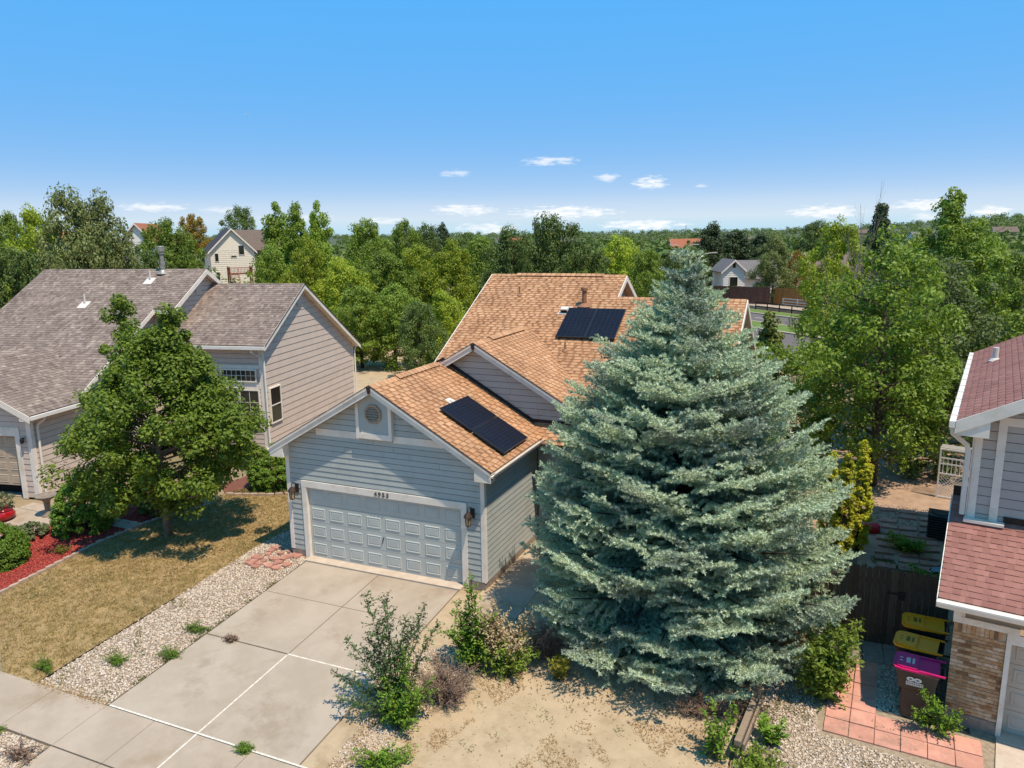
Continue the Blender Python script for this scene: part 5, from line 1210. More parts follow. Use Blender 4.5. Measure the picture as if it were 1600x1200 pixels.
spray_plant('green_shrub', 'upright bright green shrub in front of the garage corner', 'shrub', (4.15,-3.0,-.21), [(r_.uniform(-.55,.5), r_.uniform(-.4,.4), r_.uniform(.5,1.15), .36) for _ in range(22)]+[(.0,.05,1.85,.34),(-.12,.1,1.65,.34),(.12,0,1.6,.34),(.05,-.1,1.7,.3),(-.35,0,1.3,.35)], LM['weed'], .048, 63, per=30)
spray_plant('seed_shrub', 'shrub with dried cream seed clusters right of the bright green shrub', 'shrub', (4.85,-2.85,-.2), [(r_.uniform(-.6,.6), r_.uniform(-.4,.5), r_.uniform(.45,1.3), .3) for _ in range(38)], LM['pale'], .038, 64, per=26)
spray_plant('seed_shrub', 'green and yellow leafy growth under the cream seed clusters', 'shrub', (4.95,-3.0,-.21), [(r_.uniform(-.6,.7), r_.uniform(-.35,.4), r_.uniform(.3,.75), .3) for _ in range(20)], LM['locust'], .045, 65, per=18)
spray_plant('dry_brush', 'dry reddish brushwood between the two green shrubs', 'shrub', (4.15,-4.15,-.29), [(r_.uniform(-.6,.65), r_.uniform(-.5,.5), r_.uniform(.25,.75), .3) for _ in range(44)], LM['dry'], .03, 66, 'deadwood', .16, 26)
spray_plant('dry_brush', 'tangle of bare brown twigs under the left edge of the spruce', 'shrub', (5.5,-2.1,-.15), [(r_.uniform(-.5,.6), r_.uniform(-.5,.4), r_.uniform(.25,.8), .35) for _ in range(40)], LM['dry'], .03, 67, 'deadwood', .16, 20)
spray_plant('dry_brush', 'dead needles and twigs heaped below the spruce beside the timber rail', 'shrub', (9.2,-2.75,-.19), [(r_.uniform(-.7,.6), r_.uniform(-.3,.4), r_.uniform(.1,.35), .3) for _ in range(40)], LM['dry'], .035, 68, 'deadwood', .16, 18)
spray_plant('weed_clump', 'yellow-green grass tuft under the lower left spruce branches', 'weed', (6.05,-2.72,-.19), [(r_.uniform(-.2,.2), r_.uniform(-.2,.2), r_.uniform(.25,.5), .1) for _ in range(30)], LM['yellowgrass'], .05, 69, per=10, aspect=.2)
spray_plant('leafy_bush', 'bright yellow-green bush between the spruce and the paver path', 'shrub', (11.15,-1.55,-.1), [(r_.uniform(-.4,.55), r_.uniform(-.5,.6), r_.uniform(.5,1.35), .4) for _ in range(42)], LM['locust'], .055, 70, per=26)
spray_plant('weed_clump', 'light green sapling growing at the brick corner', 'weed', (13.15,-1.85,-.12), [(-.3,-.1,.75,.3),(-.15,-.05,.6,.3),(.0,-.1,.5,.3),(.2,-.2,.35,.28),(-.4,-.2,.4,.25),(.3,-.1,.45,.25)], LM['weed'], .036, 71, per=30)
spray_plant('weed_clump', 'green weeds left of the timber rail at the bottom of the picture', 'weed', (9.45,-3.9,-.27), [(r_.uniform(-.3,.3), r_.uniform(-.3,.3), r_.uniform(.3,.9), .2) for _ in range(12)], LM['weed'], .05, 72, per=14)
spray_plant('weed_clump', 'round green weed on the gravel right of the timber rail', 'weed', (10.35,-3.2,-.22), [(r_.uniform(-.22,.22), r_.uniform(-.2,.2), r_.uniform(.25,.45), .15) for _ in range(14)], LM['weed'], .05, 73, per=12)
spray_plant('weed_clump', 'low green weeds at the bottom edge below the feathery shrub', 'weed', (3.85,-6.15,-.43), [(r_.uniform(-.5,.5), r_.uniform(-.3,.3), r_.uniform(.1,.28), .2) for _ in range(26)], LM['weed'], .035, 74, per=14)
spray_plant('weed_clump', 'weeds and yellow shoots right of the timber rail foot', 'weed', (10.15,-4.0,-.28), [(r_.uniform(-.4,.4), r_.uniform(-.4,.4), r_.uniform(.12,.35), .2) for _ in range(24)], LM['locust'], .045, 75, per=12)
for k, (x, y, s, lb) in enumerate(((-2.75,-4.0,.3,'upper green weed tuft on the gravel edge of the driveway'),(-2.55,-5.0,.28,'middle green weed tuft on the gravel edge of the driveway'),(-3.55,-5.6,.28,'low weed tuft in the middle of the white gravel'),(-4.9,-6.3,.35,'green grass tuft at the lower corner of the lawn'),(-3.9,-8.15,.25,'bright green tuft beside the sidewalk at the left edge'),(-2.75,-8.35,.4,'dry brown grass tuft below the sidewalk'),(1.2,-6.75,.18,'small weed in the white driveway joint'),(-1.65,-4.05,.18,'brown weed in the dark driveway joint'),(-9.95,-2.2,.3,'yellowish grass tuft in the red mulch'))):
    mt = LM['yellowgrass'] if 'yellowish' in lb else LM['dry'] if 'brown' in lb else LM['weed']
    spray_plant('weed_tuft', lb, 'weed', (x,y,gz(x,y)+.01), [(r_.uniform(-s,s), r_.uniform(-s,s)*.6, r_.uniform(.05,.3)*s*2, .1) for _ in range(26)], mt, .03, 80+k, per=9, aspect=.22)
# ------------------------------------------------------------------ trees beyond the gardens
PROTO = {}
def proto(kind, k):
    if (kind, k) in PROTO: return PROTO[(kind, k)]
    rg = np.random.default_rng(hash((kind, k)) % 1000 if False else {'round':100,'olive':200,'willow':300,'dark':400,'poplar':500,'autumn':600,'pine':700}[kind]+k)
    if kind == 'poplar': prof, n, cr, per, leaf, angn = [(.8,.8),(2.5,1.9),(5,2.3),(7.5,1.6),(9.2,.7),(10,.15)], 130, .62, 100, .115, .3
    elif kind == 'pine': prof, n, cr, per, leaf, angn = [(1.0,1.5),(3,2.6),(5.5,2.5),(8,1.7),(9.4,.9),(10,.2)], 90, .8, 80, .16, .35
    elif kind == 'willow': prof, n, cr, per, leaf, angn = [(.2,1.8),(2,3.6),(4.5,4.3),(7,3.4),(9,1.7),(10,.5)], 190, .75, 100, .125, .3
    elif kind == 'olive': prof, n, cr, per, leaf, angn = [(.5,1.6),(2.5,3.3),(5,3.9),(7.5,2.9),(9.2,1.5),(10,.4)], 180, .75, 100, .122, .32
    elif kind == 'dark': prof, n, cr, per, leaf, angn = [(.3,2.0),(2.5,3.9),(5.5,4.4),(8,3.4),(9.4,1.9),(10,.7)], 190, .78, 100, .130, .22
    else: prof, n, cr, per, leaf, angn = [(.3,1.8),(2.5,3.6),(5,4.2),(7.5,3.4),(9.2,1.9),(10,.6)], 190, .75, 100, .125, .28
    C, R = profile_clumps(prof, n, rg, cr, angn, .3)
    ax = np.linspace(.45, .97, 10); C = np.concatenate([C, np.column_stack([rg.normal(size=(10,2))*.35*(1.15-ax)[:,None]*3, ax*9.9])]); R = np.concatenate([R, np.full(10, cr*.8)])
    for lx in range(5):
        a_ = rg.uniform(0,6.28); b_ = rg.uniform(.25,.6)*max(p[1] for p in prof); zt = rg.uniform(.80,.96)*10; t_ = np.linspace(.5,1,6); C = np.concatenate([C, np.column_stack([np.cos(a_)*b_*(1.25-.4*t_), np.sin(a_)*b_*(1.25-.4*t_), t_*zt])]); R = np.concatenate([R, cr*(1.2-.5*t_)])
    cm_ = crown_mesh(kind+'_crown', LM[kind], C, R, per, leaf, .55, .75, rg, .55, shell=.35)
    wm = wood_mesh(kind+'_trunk', MAT['bark'], 10, .22, C, rg, 26)
    PROTO[(kind, k)] = (wm, cm_, max(p[1] for p in prof)); return PROTO[(kind, k)]
TREES = [
(-66.07,34.71,11.68,4.50,'round','yellowish-green tree at the far left edge behind the mauve roofed house'),
(-50.83,26.83,11.81,4.52,'willow','bright green tree just left of the tall olive green tree'),
(-33.84,13.49,8.81,3.78,'dark','dark green tree crowding the left edge above the mauve roof'),
(-38.84,21.03,12.59,3.57,'olive','tall olive green tree with the highest top above the mauve roof'),
(-38.57,23.24,12.02,5.10,'olive','broad olive green tree joined to the right of the tallest olive one'),
(-33.77,15.65,8.39,3.55,'olive','low olive tree standing just behind the mauve roof'),
(-47.08,37.06,10.73,6.31,'round','rounded mid green tree behind the metal flue of the mauve roof'),
(-40.22,28.35,8.12,3.60,'dark','small dark tree below the white gabled house on the left'),
(-108.33,100.29,14.07,5.41,'autumn','small tree with orange tips behind the cream house roof'),
(-99.87,104.12,15.09,8.49,'dark','dark round topped tree rising behind the cream house'),
(-39.06,43.04,12.34,3.71,'poplar','slender bright green poplar beside the cream house deck'),
(-35.90,42.12,12.11,3.30,'poplar','second poplar from the cream house in the row of three'),
(-35.90,45.52,12.46,3.44,'poplar','rightmost pointed poplar of the row of three'),
(-32.16,34.08,8.48,3.99,'round','low green tree hiding the base of the cream house deck'),
(-28.20,33.65,8.97,4.63,'willow','light green tree under the three poplars'),
(-38.41,57.44,11.04,6.20,'round','mid green tree right of the poplars with an even rounded top'),
(-38.23,65.24,10.92,5.53,'round','green tree on the skyline behind the willow thicket'),
(-37.40,68.86,10.64,4.89,'dark','darker skyline tree next to the small far pine'),
(-66.73,128.65,12.00,3.84,'pine','tiny far pine sticking up above the skyline left of the gap'),
(-24.51,32.69,7.47,5.97,'willow','yellow-green willow behind the beige gable peak'),
(-23.64,37.54,7.69,5.85,'round','full green tree in the middle of the thicket'),
(-24.23,44.06,8.28,5.83,'willow','bright willow in the thicket above the grey dead shrub'),
(-20.35,43.57,8.65,5.66,'willow','bright willow whose crown touches the orange roof corner'),
(-21.41,52.05,8.95,5.71,'round','leafy tree above the orange ridge left end'),
(-39.21,84.53,9.81,5.66,'dark','dark tree seen at the gap with far rooftops'),
(-19.50,27.79,5.64,4.46,'round','dense green tree right behind the beige gable slope'),
(-17.06,28.29,5.73,4.64,'round','small tree with visible trunk on the bare back garden'),
(-13.18,28.23,5.49,4.29,'willow','light green tree left of the orange roof slope'),
(-13.01,24.90,5.12,3.23,'dark','dark shrubby tree in the shade of the thicket'),
(-13.88,42.12,9.70,3.30,'dark','dark green tree left of the broad dark dome tree'),
(-11.47,45.63,10.92,5.77,'dark','broad dark dome shaped tree above the orange ridge'),
(-7.59,42.41,8.85,3.19,'dark','dark green tree right of the broad dome tree'),
(-8.42,55.33,8.79,6.80,'willow','bright green tree behind the right end of the orange ridge'),
(-2.47,42.16,7.82,2.99,'round','pale leaved tree behind the blue spruce tip'),
(-5.37,65.07,6.82,4.12,'dark','dark bush under the street lamp left arm'),
(-8.95,119.80,10.86,6.13,'pine','tallest dark pine right of the radio mast'),
(-5.60,126.57,9.97,6.95,'pine','wide dark pine behind the white house'),
(-1.72,133.56,9.01,6.01,'pine','dark pine on the right end of the pine row'),
(-8.05,97.28,7.36,4.72,'dark','dark green tree behind the forked street lamp'),
(3.89,87.17,8.81,5.77,'olive','grey-green tree between the white house and the orange fence'),
(-1.33,92.34,1.95,4.10,'dark','round bush in front of the white house'),
(6.42,94.44,6.70,2.98,'autumn','brownish half bare tree right of the grey-green tree'),
(7.52,149.14,11.66,7.46,'dark','dark round tree on the skyline behind the brick red roof'),
(11.08,37.25,9.72,2.55,'willow','yellow-green tree top left of the bare branches'),
(16.02,41.34,8.60,3.22,'willow','yellow-green tree right of the bare white branches'),
(19.98,40.80,8.56,3.71,'round','green tree beside the brown roof at the right edge'),
(20.46,34.15,7.60,2.16,'round','leafy tree at the right edge below the hill'),
(13.30,24.16,6.20,2.78,'round','green tree under the bare branches'),
(-7.63,186.23,8.09,6.52,'dark','far dark tree above the white house roof'),
]
for i, (x, y, h, w, kind, lb) in enumerate(TREES):
    wm, cm_, rmax = proto(kind, i % 2)
    s = h/10.0; sw = min(max(w/2/rmax, s*.6), s*1.7)
    nm = {'pine':'pine_tree','poplar':'poplar_tree','willow':'willow_tree'}.get(kind, 'broadleaf_tree')
    z = 1.5 if (math.hypot(x-10.8, y+16.2) > 130 and x < -60) else 0
    plant(nm, lb, 'pine tree' if kind == 'pine' else 'tree', (x, y, z), (i*2.4) % 6.28, wm, cm_, 'trees beyond the gardens', (sw, sw, s - z*.1*.7))
# dense low growth between the trunks
def thicket():
    rg = np.random.default_rng(9); C = []
    for _ in range(330):
        x = rg.uniform(-42,-3); y = rg.uniform(33,62); 
        C.append((x, y, rg.uniform(.3,2.6)))
    C = np.array(C); me = crown_mesh('undergrowth', LM['ash'], C, np.full(len(C), 1.5), 60, .17, .55, .8, rg, .6, shell=.3)
    tag(link('undergrowth', me), kind='stuff')
    C = np.array([(rg.uniform(10,30), rg.uniform(22,34), rg.uniform(.3,2.8)) for _ in range(120)]); tag(link('undergrowth', crown_mesh('undergrowth', LM['ash'], C, np.full(len(C), 1.3), 80, .12, .55, .8, rg, .6, shell=.3)), kind='stuff')
    C = np.array([(rg.uniform(-95,-40), rg.uniform(5,70), rg.uniform(.5,4)) for _ in range(240)]); tag(link('undergrowth', crown_mesh('undergrowth', LM['dark'], C, np.full(len(C), 2.4), 50, .3, .55, .8, rg, .6, shell=.3)), kind='stuff')
thicket()
def far_woods():
    """the wooded suburb out to the skyline, one mass"""
    rg = np.random.default_rng(41); C, R = [], []
    for _ in range(3400):
        az = rg.uniform(-1.1, .55); d = 150*np.exp(rg.uniform(0, 2.45)**1.0); x, y = 10.8+d*np.sin(az), -16.2+d*np.cos(az)
        far = min(max((d-300)/1500,0),1); far = far*far*(3-2*far); z = far*15 + 9*math.exp(-((az-.17)/.13)**2)*min(max((d-350)/700,0),1) + 9*math.exp(-((az-.33)/.22)**2)*min(max((d-350)/700,0),1)
        h = rg.uniform(2.5,6.5) if d < 900 else rg.uniform(3,8)
        for _ in range(3): C.append((x+rg.normal()*2.2, y+rg.normal()*2.2, z+h*rg.uniform(.3,1))); R.append(rg.uniform(1.6,3.2)*(1 if d < 600 else 1.7))
    C = np.array(C); R = np.array(R); me = crown_mesh('far_woods', LM['dark'], C, R, 26, .85, .6, .75, rg, .5, shell=.4)
    tag(link('far_woods', me), kind='stuff')
    C2 = C[::3] + rg.normal(size=(len(C[::3]),3))*4; C2[:,2] = C[::3][:,2]-.5
    tag(link('far_woods', crown_mesh('far_woods', LM['olive'], C2, R[::3], 26, .85, .6, .75, rg, .5, shell=.4)), kind='stuff')
far_woods()

# bare trees
def bare_tree(label, loc, h, seed, spread=.35, mat='deadwood', nlev=4, r0=.09, name='bare_tree', cat='dead tree'):
    rg = random.Random(seed); mb = MB(); tr = MB()
    def grow(p, d, l, r, lev, m):
        d = d.normalized(); pts = [p]; q = p
        for k in range(3):
            d = (d + Vector((rg.gauss(0,.10), rg.gauss(0,.10), .06))).normalized(); q = q + d*l/3; pts.append(q)
        m.tube(pts, [r, r*.85, r*.7, r*.5], 5 if lev < 2 else 3, cap=False)
        if lev < nlev:
            for k in range(3 if lev else 4):
                t = rg.uniform(.35,1); b = pts[min(3, int(t*3))].lerp(pts[min(3, int(t*3)+1)], t*3 % 1) if t < 1 else q
                a = rg.uniform(0, 6.28); o = d.orthogonal().normalized(); o = Matrix.Rotation(a, 3, d) @ o
                grow(b, d + o*spread*rg.uniform(.7,1.5), l*rg.uniform(.5,.75), r*.5, lev+1, mb)
    grow(Vector((0,0,-.1)), Vector((rg.gauss(0,.05), rg.gauss(0,.05), 1)), h*.5, r0, 0, tr)
    t = thing(name, label, cat, loc); tr.build('trunk', MAT[mat], t, fix=False); mb.build('branches', MAT[mat], t, fix=False)
bare_tree('bare pale branches rising above the leafy trees, leftmost of three', (11.85,31.1,0), 10.6, 3, .30)
bare_tree('bare branched tree in front of the dark far spruce', (12.97,29.2,0), 9.9, 5, .30)
bare_tree('bare branches right of the dark far spruce', (14.18,29.7,0), 9.8, 8, .34)
bare_tree('tangle of tan bare branches near the right edge', (16.9,20.2,0), 7.2, 12, .75, 'deadwood', 4, .06)
bare_tree('pale bare scrub inside the leafy crown above the stepping stones', (13.4,15.4,0), 4.0, 14, .6, 'deadwood', 4, .05)
bare_tree('grey dead shrub in the middle of the thicket', (-19.9,36.4,0), 5.2, 21, .7, 'deadwood', 4, .06)

def far_spruce(label, loc, h, r):
    rg = np.random.default_rng(77); z = rg.uniform(.08,1,260)**1.0; A = rg.uniform(0,6.28,260); R = r*(1-z)*rg.uniform(.5,1.05,260)
    C = np.stack([R*np.cos(A), R*np.sin(A), z*h], 1); cr = crown_mesh('far_spruce_crown', LM['pine'], C, np.full(260,.5), 40, .16, .35, .45, rg, .3)
    plant('spruce_tree', label, 'spruce tree', loc, 0, wood_mesh('far_spruce_trunk', MAT['bark'], h, .2, C, rg, 10), cr)
far_spruce('dark far spruce with a pointed top behind the bare branches', (14.31,54.5,0), 11.2, 2.6)
# ------------------------------------------------------------------ things round the houses
def fence_run(name, label, a, b, h, mat, pw=.14, gap=.006, group=None, solo=True, z0=0, seed=1, dog=True, post_mat=None, sag=.03):
    rg = random.Random(seed); a, b = Vector((*a,0)), Vector((*b,0)); d = (b-a); L = d.length; d.normalize(); n = Vector((d.y,-d.x,0))
    t = thing(name, label, 'fence', (a.x,a.y,z0), math.atan2(d.y,d.x), group); k = 0; x = 0; mb = MB()
    while x < L-.02:
        hh = h + rg.uniform(-sag,sag)
        pts = [(x+gap/2,0,.04),(x+pw-gap/2,0,.04),(x+pw-gap/2,0,hh-.03),(x+pw*.7,0,hh),(x+pw*.3,0,hh),(x+gap/2,0,hh-.03)]
        if solo:
            m = MB(); m.prism(pts, (0,.018,0)); o = m.build('picket', mat, t); o.location = (0, rg.uniform(-.004,.004), 0)
        else: mb.prism(pts, (0,.018,0))
        x += pw
    if not solo: tag(mb.build('pickets', mat, t), kind='stuff')
    for z in (.35, h-.35):
        m = MB(); m.box(0,L,.02,.06,z,z+.09); m.build('rail', post_mat or mat, t)
    k = 0
    while k*2.4 < L+.1:
        m = MB(); m.box(k*2.4-.045,k*2.4+.045,.06,.15,-.1,h-.03); m.build('post', post_mat or mat, t); k += 1
    return t
ft = fence_run('wooden_fence', 'dark weathered picket fence behind the wheeled bins', (9.3,.80), (13.55,.86), 1.8, MAT['oldfence'], .125, seed=2)
m_ = MB(); m_.obox((3.05,-.02,1.25),(.28,0,0),(0,.018,0),(0,0,.035)); m_.prism([(3.28,-.025,1.16),(3.40,-.025,1.14),(3.42,-.025,1.34),(3.28,-.025,1.31)], (0,.02,0)); m_.build('gate_hinge', MAT['black'], ft)
fence_run('wooden_fence', 'reddish wooden fence between the beige house and the blue grey house', (-9.0,17.6), (-1.6,18.4), 1.85, MAT['redfence'], .14, seed=3)

def wheelie_bin(label, loc, rz, lid, body, mark, logo=None, open_=0.0):
    t = thing('wheelie_bin', label, 'wheeled bin', loc, rz, 'wheeled bins by the brick garage')
    prof = [(.04,.23,.20),(.60,.25,.225),(.66,.31,.265),(.99,.35,.295),(1.0,.37,.31),(1.03,.37,.31)]
    mb = MB(); rings = []
    for z, hx, hy in prof:
        i = len(mb.v); r = .06
        for cx, cy, a0 in ((hx-r,hy-r,0),(-hx+r,hy-r,90),(-hx+r,-hy+r,180),(hx-r,-hy+r,270)):
            for q in range(4): a = math.radians(a0+q*30); mb.v.append((cx+r*math.cos(a), cy+r*math.sin(a), z))
        rings.append(i)
    for a, b in zip(rings[:-1], rings[1:]):
        for k in range(16): mb.f.append((a+k, a+(k+1)%16, b+(k+1)%16, b+k))
    mb.f.append(tuple(range(rings[0]+15, rings[0]-1, -1))); mb.f.append(tuple(range(rings[-1], rings[-1]+16)))
    mb.build('body', body, t)
    lidm = MB(); z = 1.035
    out = [(-.41,-.20),(-.37,-.30),(-.28,-.325),(.02,-.325),(.02,.325),(-.28,.325),(-.37,.30),(-.41,.20)]
    lidm.prism([(x,y,z) for x, y in out], (0,0,.03))
    lidm.prism([(x*.86-.02,y*.86,z+.0305) for x, y in out], (.0,0,.028))
    lidm.prism([(.0205,-.31,z),(.36,-.29,z),(.36,.29,z),(.0205,.31,z)], (0,0,.022))
    for sg in (-1,1): lidm.prism([(.0205,sg*.30,z+.0225),(.44,sg*.31,z+.0225),(.46,sg*.27,z+.0225),(.0205,sg*.24,z+.0225)], (0,0,.022))
    lo = lidm.build('lid', lid, t)
    h = MB(); h.tube([(.36,-.2,1.0),(.44,-.2,1.0),(.44,.2,1.0),(.36,.2,1.0)], .016, 6); h.build('handle', body, t)
    for sg in (-1,1):
        w = MB(); w.tube([(.24,sg*.19,.11),(.24,sg*.25,.11)], .11, 14); w.build('wheel', MAT['black'], t)
    g = MB(); zt = z+.0595
    for r_, (x0, x1) in enumerate(((-.20,-.13),(-.10,-.06))):
        y = -.10
        while y < .10: g.box(x0, x1, y, y+.022, zt, zt+.003); y += .034
    for y in (-.07,.04): g.box(-.31,-.26,y,y+.025,zt,zt+.003)
    g.build('lid_marking', mark, lo)
    if logo:
        l = MB(); y = -.305
        def onface(x, zz): return (x, -.2825-(zz-.66)/.33*.03-.004, zz)
        for cx in (-.10,.02):
            for k in range(12):
                a0, a1 = k*math.pi/6, (k+1)*math.pi/6
                for_ = [(cx+.066*math.cos(a0),.885+.045*math.sin(a0)),(cx+.066*math.cos(a1),.885+.045*math.sin(a1)),(cx+.028*math.cos(a1),.885+.016*math.sin(a1)),(cx+.028*math.cos(a0),.885+.016*math.sin(a0))]
                l.prism([onface(*p) for p in for_], (0,-.003,0))
        for zz, hh in ((.80,.03),(.755,.034)):
            x = -.17
            while x < .10: l.prism([onface(x,zz),onface(x+.022,zz),onface(x+.022,zz+hh),onface(x,zz+hh)], (0,-.003,0)); x += .029
        l.build('body_logo', logo, t)
    return t
MAT['yellow'] = M('yellow bin plastic', (1.0,.36,.006), (.95,.345,.006), 5, .45)
MAT['purple'] = M('purple bin plastic', (.62,.015,.16), (.56,.012,.14), 5, .4)
MAT['binbrown'] = M('brown bin plastic', (.10,.07,.055), (.085,.06,.045), 5, .5)
MAT['whitepr'] = M('white print', (.75,.75,.75), None, rough=.5)
MAT['olivepr'] = M('dark print', (.16,.13,.02), None, rough=.5)
MAT['binblack'] = M('black bin plastic', (.02,.02,.022), None, rough=.5)
wheelie_bin('purple lidded brown wheeled bin with a white logo, nearest to the pavers', (12.78,-1.45,-.10), -.14, MAT['purple'], MAT['binbrown'], MAT['whitepr'], MAT['whitepr'])
wheelie_bin('yellow lidded bin in the middle, behind the purple lidded one', (12.83,-.70,-.05), -.20, MAT['yellow'], MAT['binblack'], MAT['olivepr'])
wheelie_bin('yellow lidded bin standing nearest to the dark fence', (13.02,.10,.0), -.10, MAT['yellow'], MAT['binblack'], MAT['olivepr'])

# air conditioner
t = thing('air_conditioner', 'dark air conditioner unit standing beside the red roofed house wall', 'air conditioner', (14.25,8.05,.02), -.15)
mb = MB(); mb.box(-.29,.29,-.29,.29,0,.70); mb.build('core', MAT['dark'], t)
for k in range(9):
    z = .03+k*.076
    m = MB()
    for a, b, c_, d in ((-.32,.32,-.32,-.30),(-.32,.32,.30,.32),(-.32,-.30,-.3,.3),(.30,.32,-.3,.3)): m.box(a,b,c_,d,z,z+.03)
    m.build('louvre', M('charcoal steel', (.045,.055,.065), None, rough=.45) if k == 0 else bpy.data.materials['charcoal steel'], t)
m = MB(); m.box(-.33,.33,-.33,.33,.70,.76); m.build('top', bpy.data.materials['charcoal steel'], t)
m = MB(); m.lathe([(.25,.0),(.25,.02),(.22,.03)], 20, (0,0,.76)); m.build('fan_guard', MAT['black'], t)
m = MB(); m.box(-.4,.4,-.4,.4,-.08,0); m.build('pad', MAT['found'], t)
# red bucket
t = thing('bucket', 'red bucket lying on its side by the golden cypress', 'bucket', (12.2,7.65,.17), .5); 
rb = M('red plastic', (.50,.02,.025), (.42,.018,.02), 4, .4)
b_ = MB(); b_.lathe([(.10,0),(.12,.01),(.17,.40),(.185,.41),(.18,.42),(.165,.41),(.11,.03)], 18); o = b_.build('body', rb, t, smooth=True); o.rotation_euler = (0,math.radians(96),0)
h_ = MB(); h_.tube([(.40,.17,.0),(.50,.12,.12),(.52,0,.17),(.50,-.12,.12),(.40,-.17,0)], .006, 5); h_.build('handle', MAT['galv'], t)
# trellis
t = thing('trellis', 'white lattice garden trellis beside the red roofed house', 'trellis', (15.0,11.9,0), -.25); wv = MAT['vinyl']
m = MB()
for x in (-.42,.40): m.box(x,x+.05,-.02,.03,0,1.75)
for z in (.02,.85,1.2,1.4,1.70): m.box(-.37,.40,-.015,.02,z,z+.05)
m.build('frame', wv, t)
m = MB()
for k in range(-6,8):
    for sg in (-1,1):
        x0 = k*.11; pts = clip(clip([(x0,.07),(x0+.03,.07),(x0+.03+sg*.78,.85),(x0+sg*.78,.85)],1,0,-.37),-1,0,-.40)
        if len(pts) > 2: m.prism([(p[0],.0 if sg > 0 else .008,p[1]) for p in pts], (0,.008,0))
for k in range(6): m.box(-.30+k*.125,-.27+k*.125,0,.01,.9,1.2)
for k in range(6): m.box(-.30+k*.125,-.27+k*.125,0,.01,1.25,1.4)
m.build('lattice', wv, t)
m = MB()
for k in range(4): m.box(-.42,.45,.05+k*.12,.08+k*.12,1.751,1.79)
m.build('top_slats', wv, t)
# garden litter in the side yard
t = thing('fallen_branch', 'dark fallen branches on the stepping stones below the air conditioner', 'branch', (13.4,4.6,.05)); m = MB(); rr = random.Random(5)
for k in range(9):
    a = rr.uniform(-.9,.9); p = Vector((rr.uniform(-.7,.7), rr.uniform(-.9,.9), .02)); d = Vector((math.cos(a), math.sin(a), .1)); m.tube([p, p+d*.6, p+d*1.2+Vector((0,0,.08))], [.022,.016,.006], 5)
m.build('wood', MAT['flash'], t)
m = MB(); m.prism([(-.25,-.1,0),(.1,-.18,.03),(.28,.02,.06),(.05,.14,.08),(-.2,.1,.03)], (0,0,.05)); o = m.build('plastic_sheet', M('faded blue plastic', (.16,.30,.36), (.12,.24,.29), 9, .5)); o.location = (14.0,5.35,.03); tag(o, 'crumpled faded blue plastic sheet beside the red roofed house', 'plastic sheet')
for k, (x, y, lb) in enumerate(((13.2,6.6,'green weeds among the stepping stones left of the air conditioner'),(13.75,4.4,'green weeds beside the faded blue plastic sheet'))):
    spray_plant('weed_clump', lb, 'weed', (x,y,.02), [(r_.uniform(-.6,.6), r_.uniform(-.5,.5), r_.uniform(.1,.4), .25) for _ in range(30)], LM['weed'], .04, 120+k, per=14)
# garden hook on the pavers
m = MB(); m.tube([(0,0,0),(0,0,.62),(-.03,0,.70),(-.10,0,.73),(-.17,0,.70),(-.19,0,.64)], .012, 6); o = m.build('garden_hook', MAT['flash']); o.location = (11.55,-.95,-.06); o.rotation_euler = (0,.06,-.2); tag(o, 'thin rusty hook stake on the terracotta pavers', 'garden hook')
# timber rail
t = thing('timber_rail', 'weathered timber rail on short posts at the foot of the spruce', 'rail', (9.87,-2.95,-.20), math.radians(-96.5))
m = MB(); m.box(-.92,.92,-.03,.085,.26,.36); m.build('beam', MAT['wood'], t)
m = MB(); m.box(-.70,.92,.115,.155,.20,.33); m.build('beam', MAT['wood'], t)
for x in (-.8,.78):
    m = MB(); m.box(x-.05,x+.05,-.02,.07,-.1,.259); m.build('post', MAT['wood'], t)
# birdbath, red pot
m = MB(); m.lathe([(.20,0),(.21,.05),(.12,.10),(.085,.25),(.10,.50),(.14,.58),(.30,.66),(.34,.72),(.34,.74),(.30,.73),(.2,.69),(.02,.67)], 20); o = m.build('birdbath', M('cast stone', (.30,.25,.21), (.22,.18,.15), 7, .9), smooth=True); o.location = (-12.9,-.45,-.03); tag(o, 'grey stone birdbath beside the cone shaped shrub', 'birdbath')
t = thing('flower_pot', 'glossy red flower pot with a leafy plant at the left edge', 'flower pot', (-14.05,-1.2,-.08))
m = MB(); m.lathe([(.16,0),(.20,.02),(.34,.14),(.36,.24),(.30,.34),(.27,.37),(.31,.40),(.31,.42),(.27,.42),(.25,.36)], 22); m.build('pot', M('red glaze', (.42,.012,.015), (.36,.01,.012), 4, .15, spec=.6), t, smooth=True)
rg = np.random.default_rng(4); C = np.column_stack([rg.normal(size=(22,2))*.2, .45+rg.uniform(0,.4,22)]); link('foliage', crown_mesh('pot_plant', LM['lavender'], C, np.full(22,.12), 40, .045, .4, 1, rg), t)

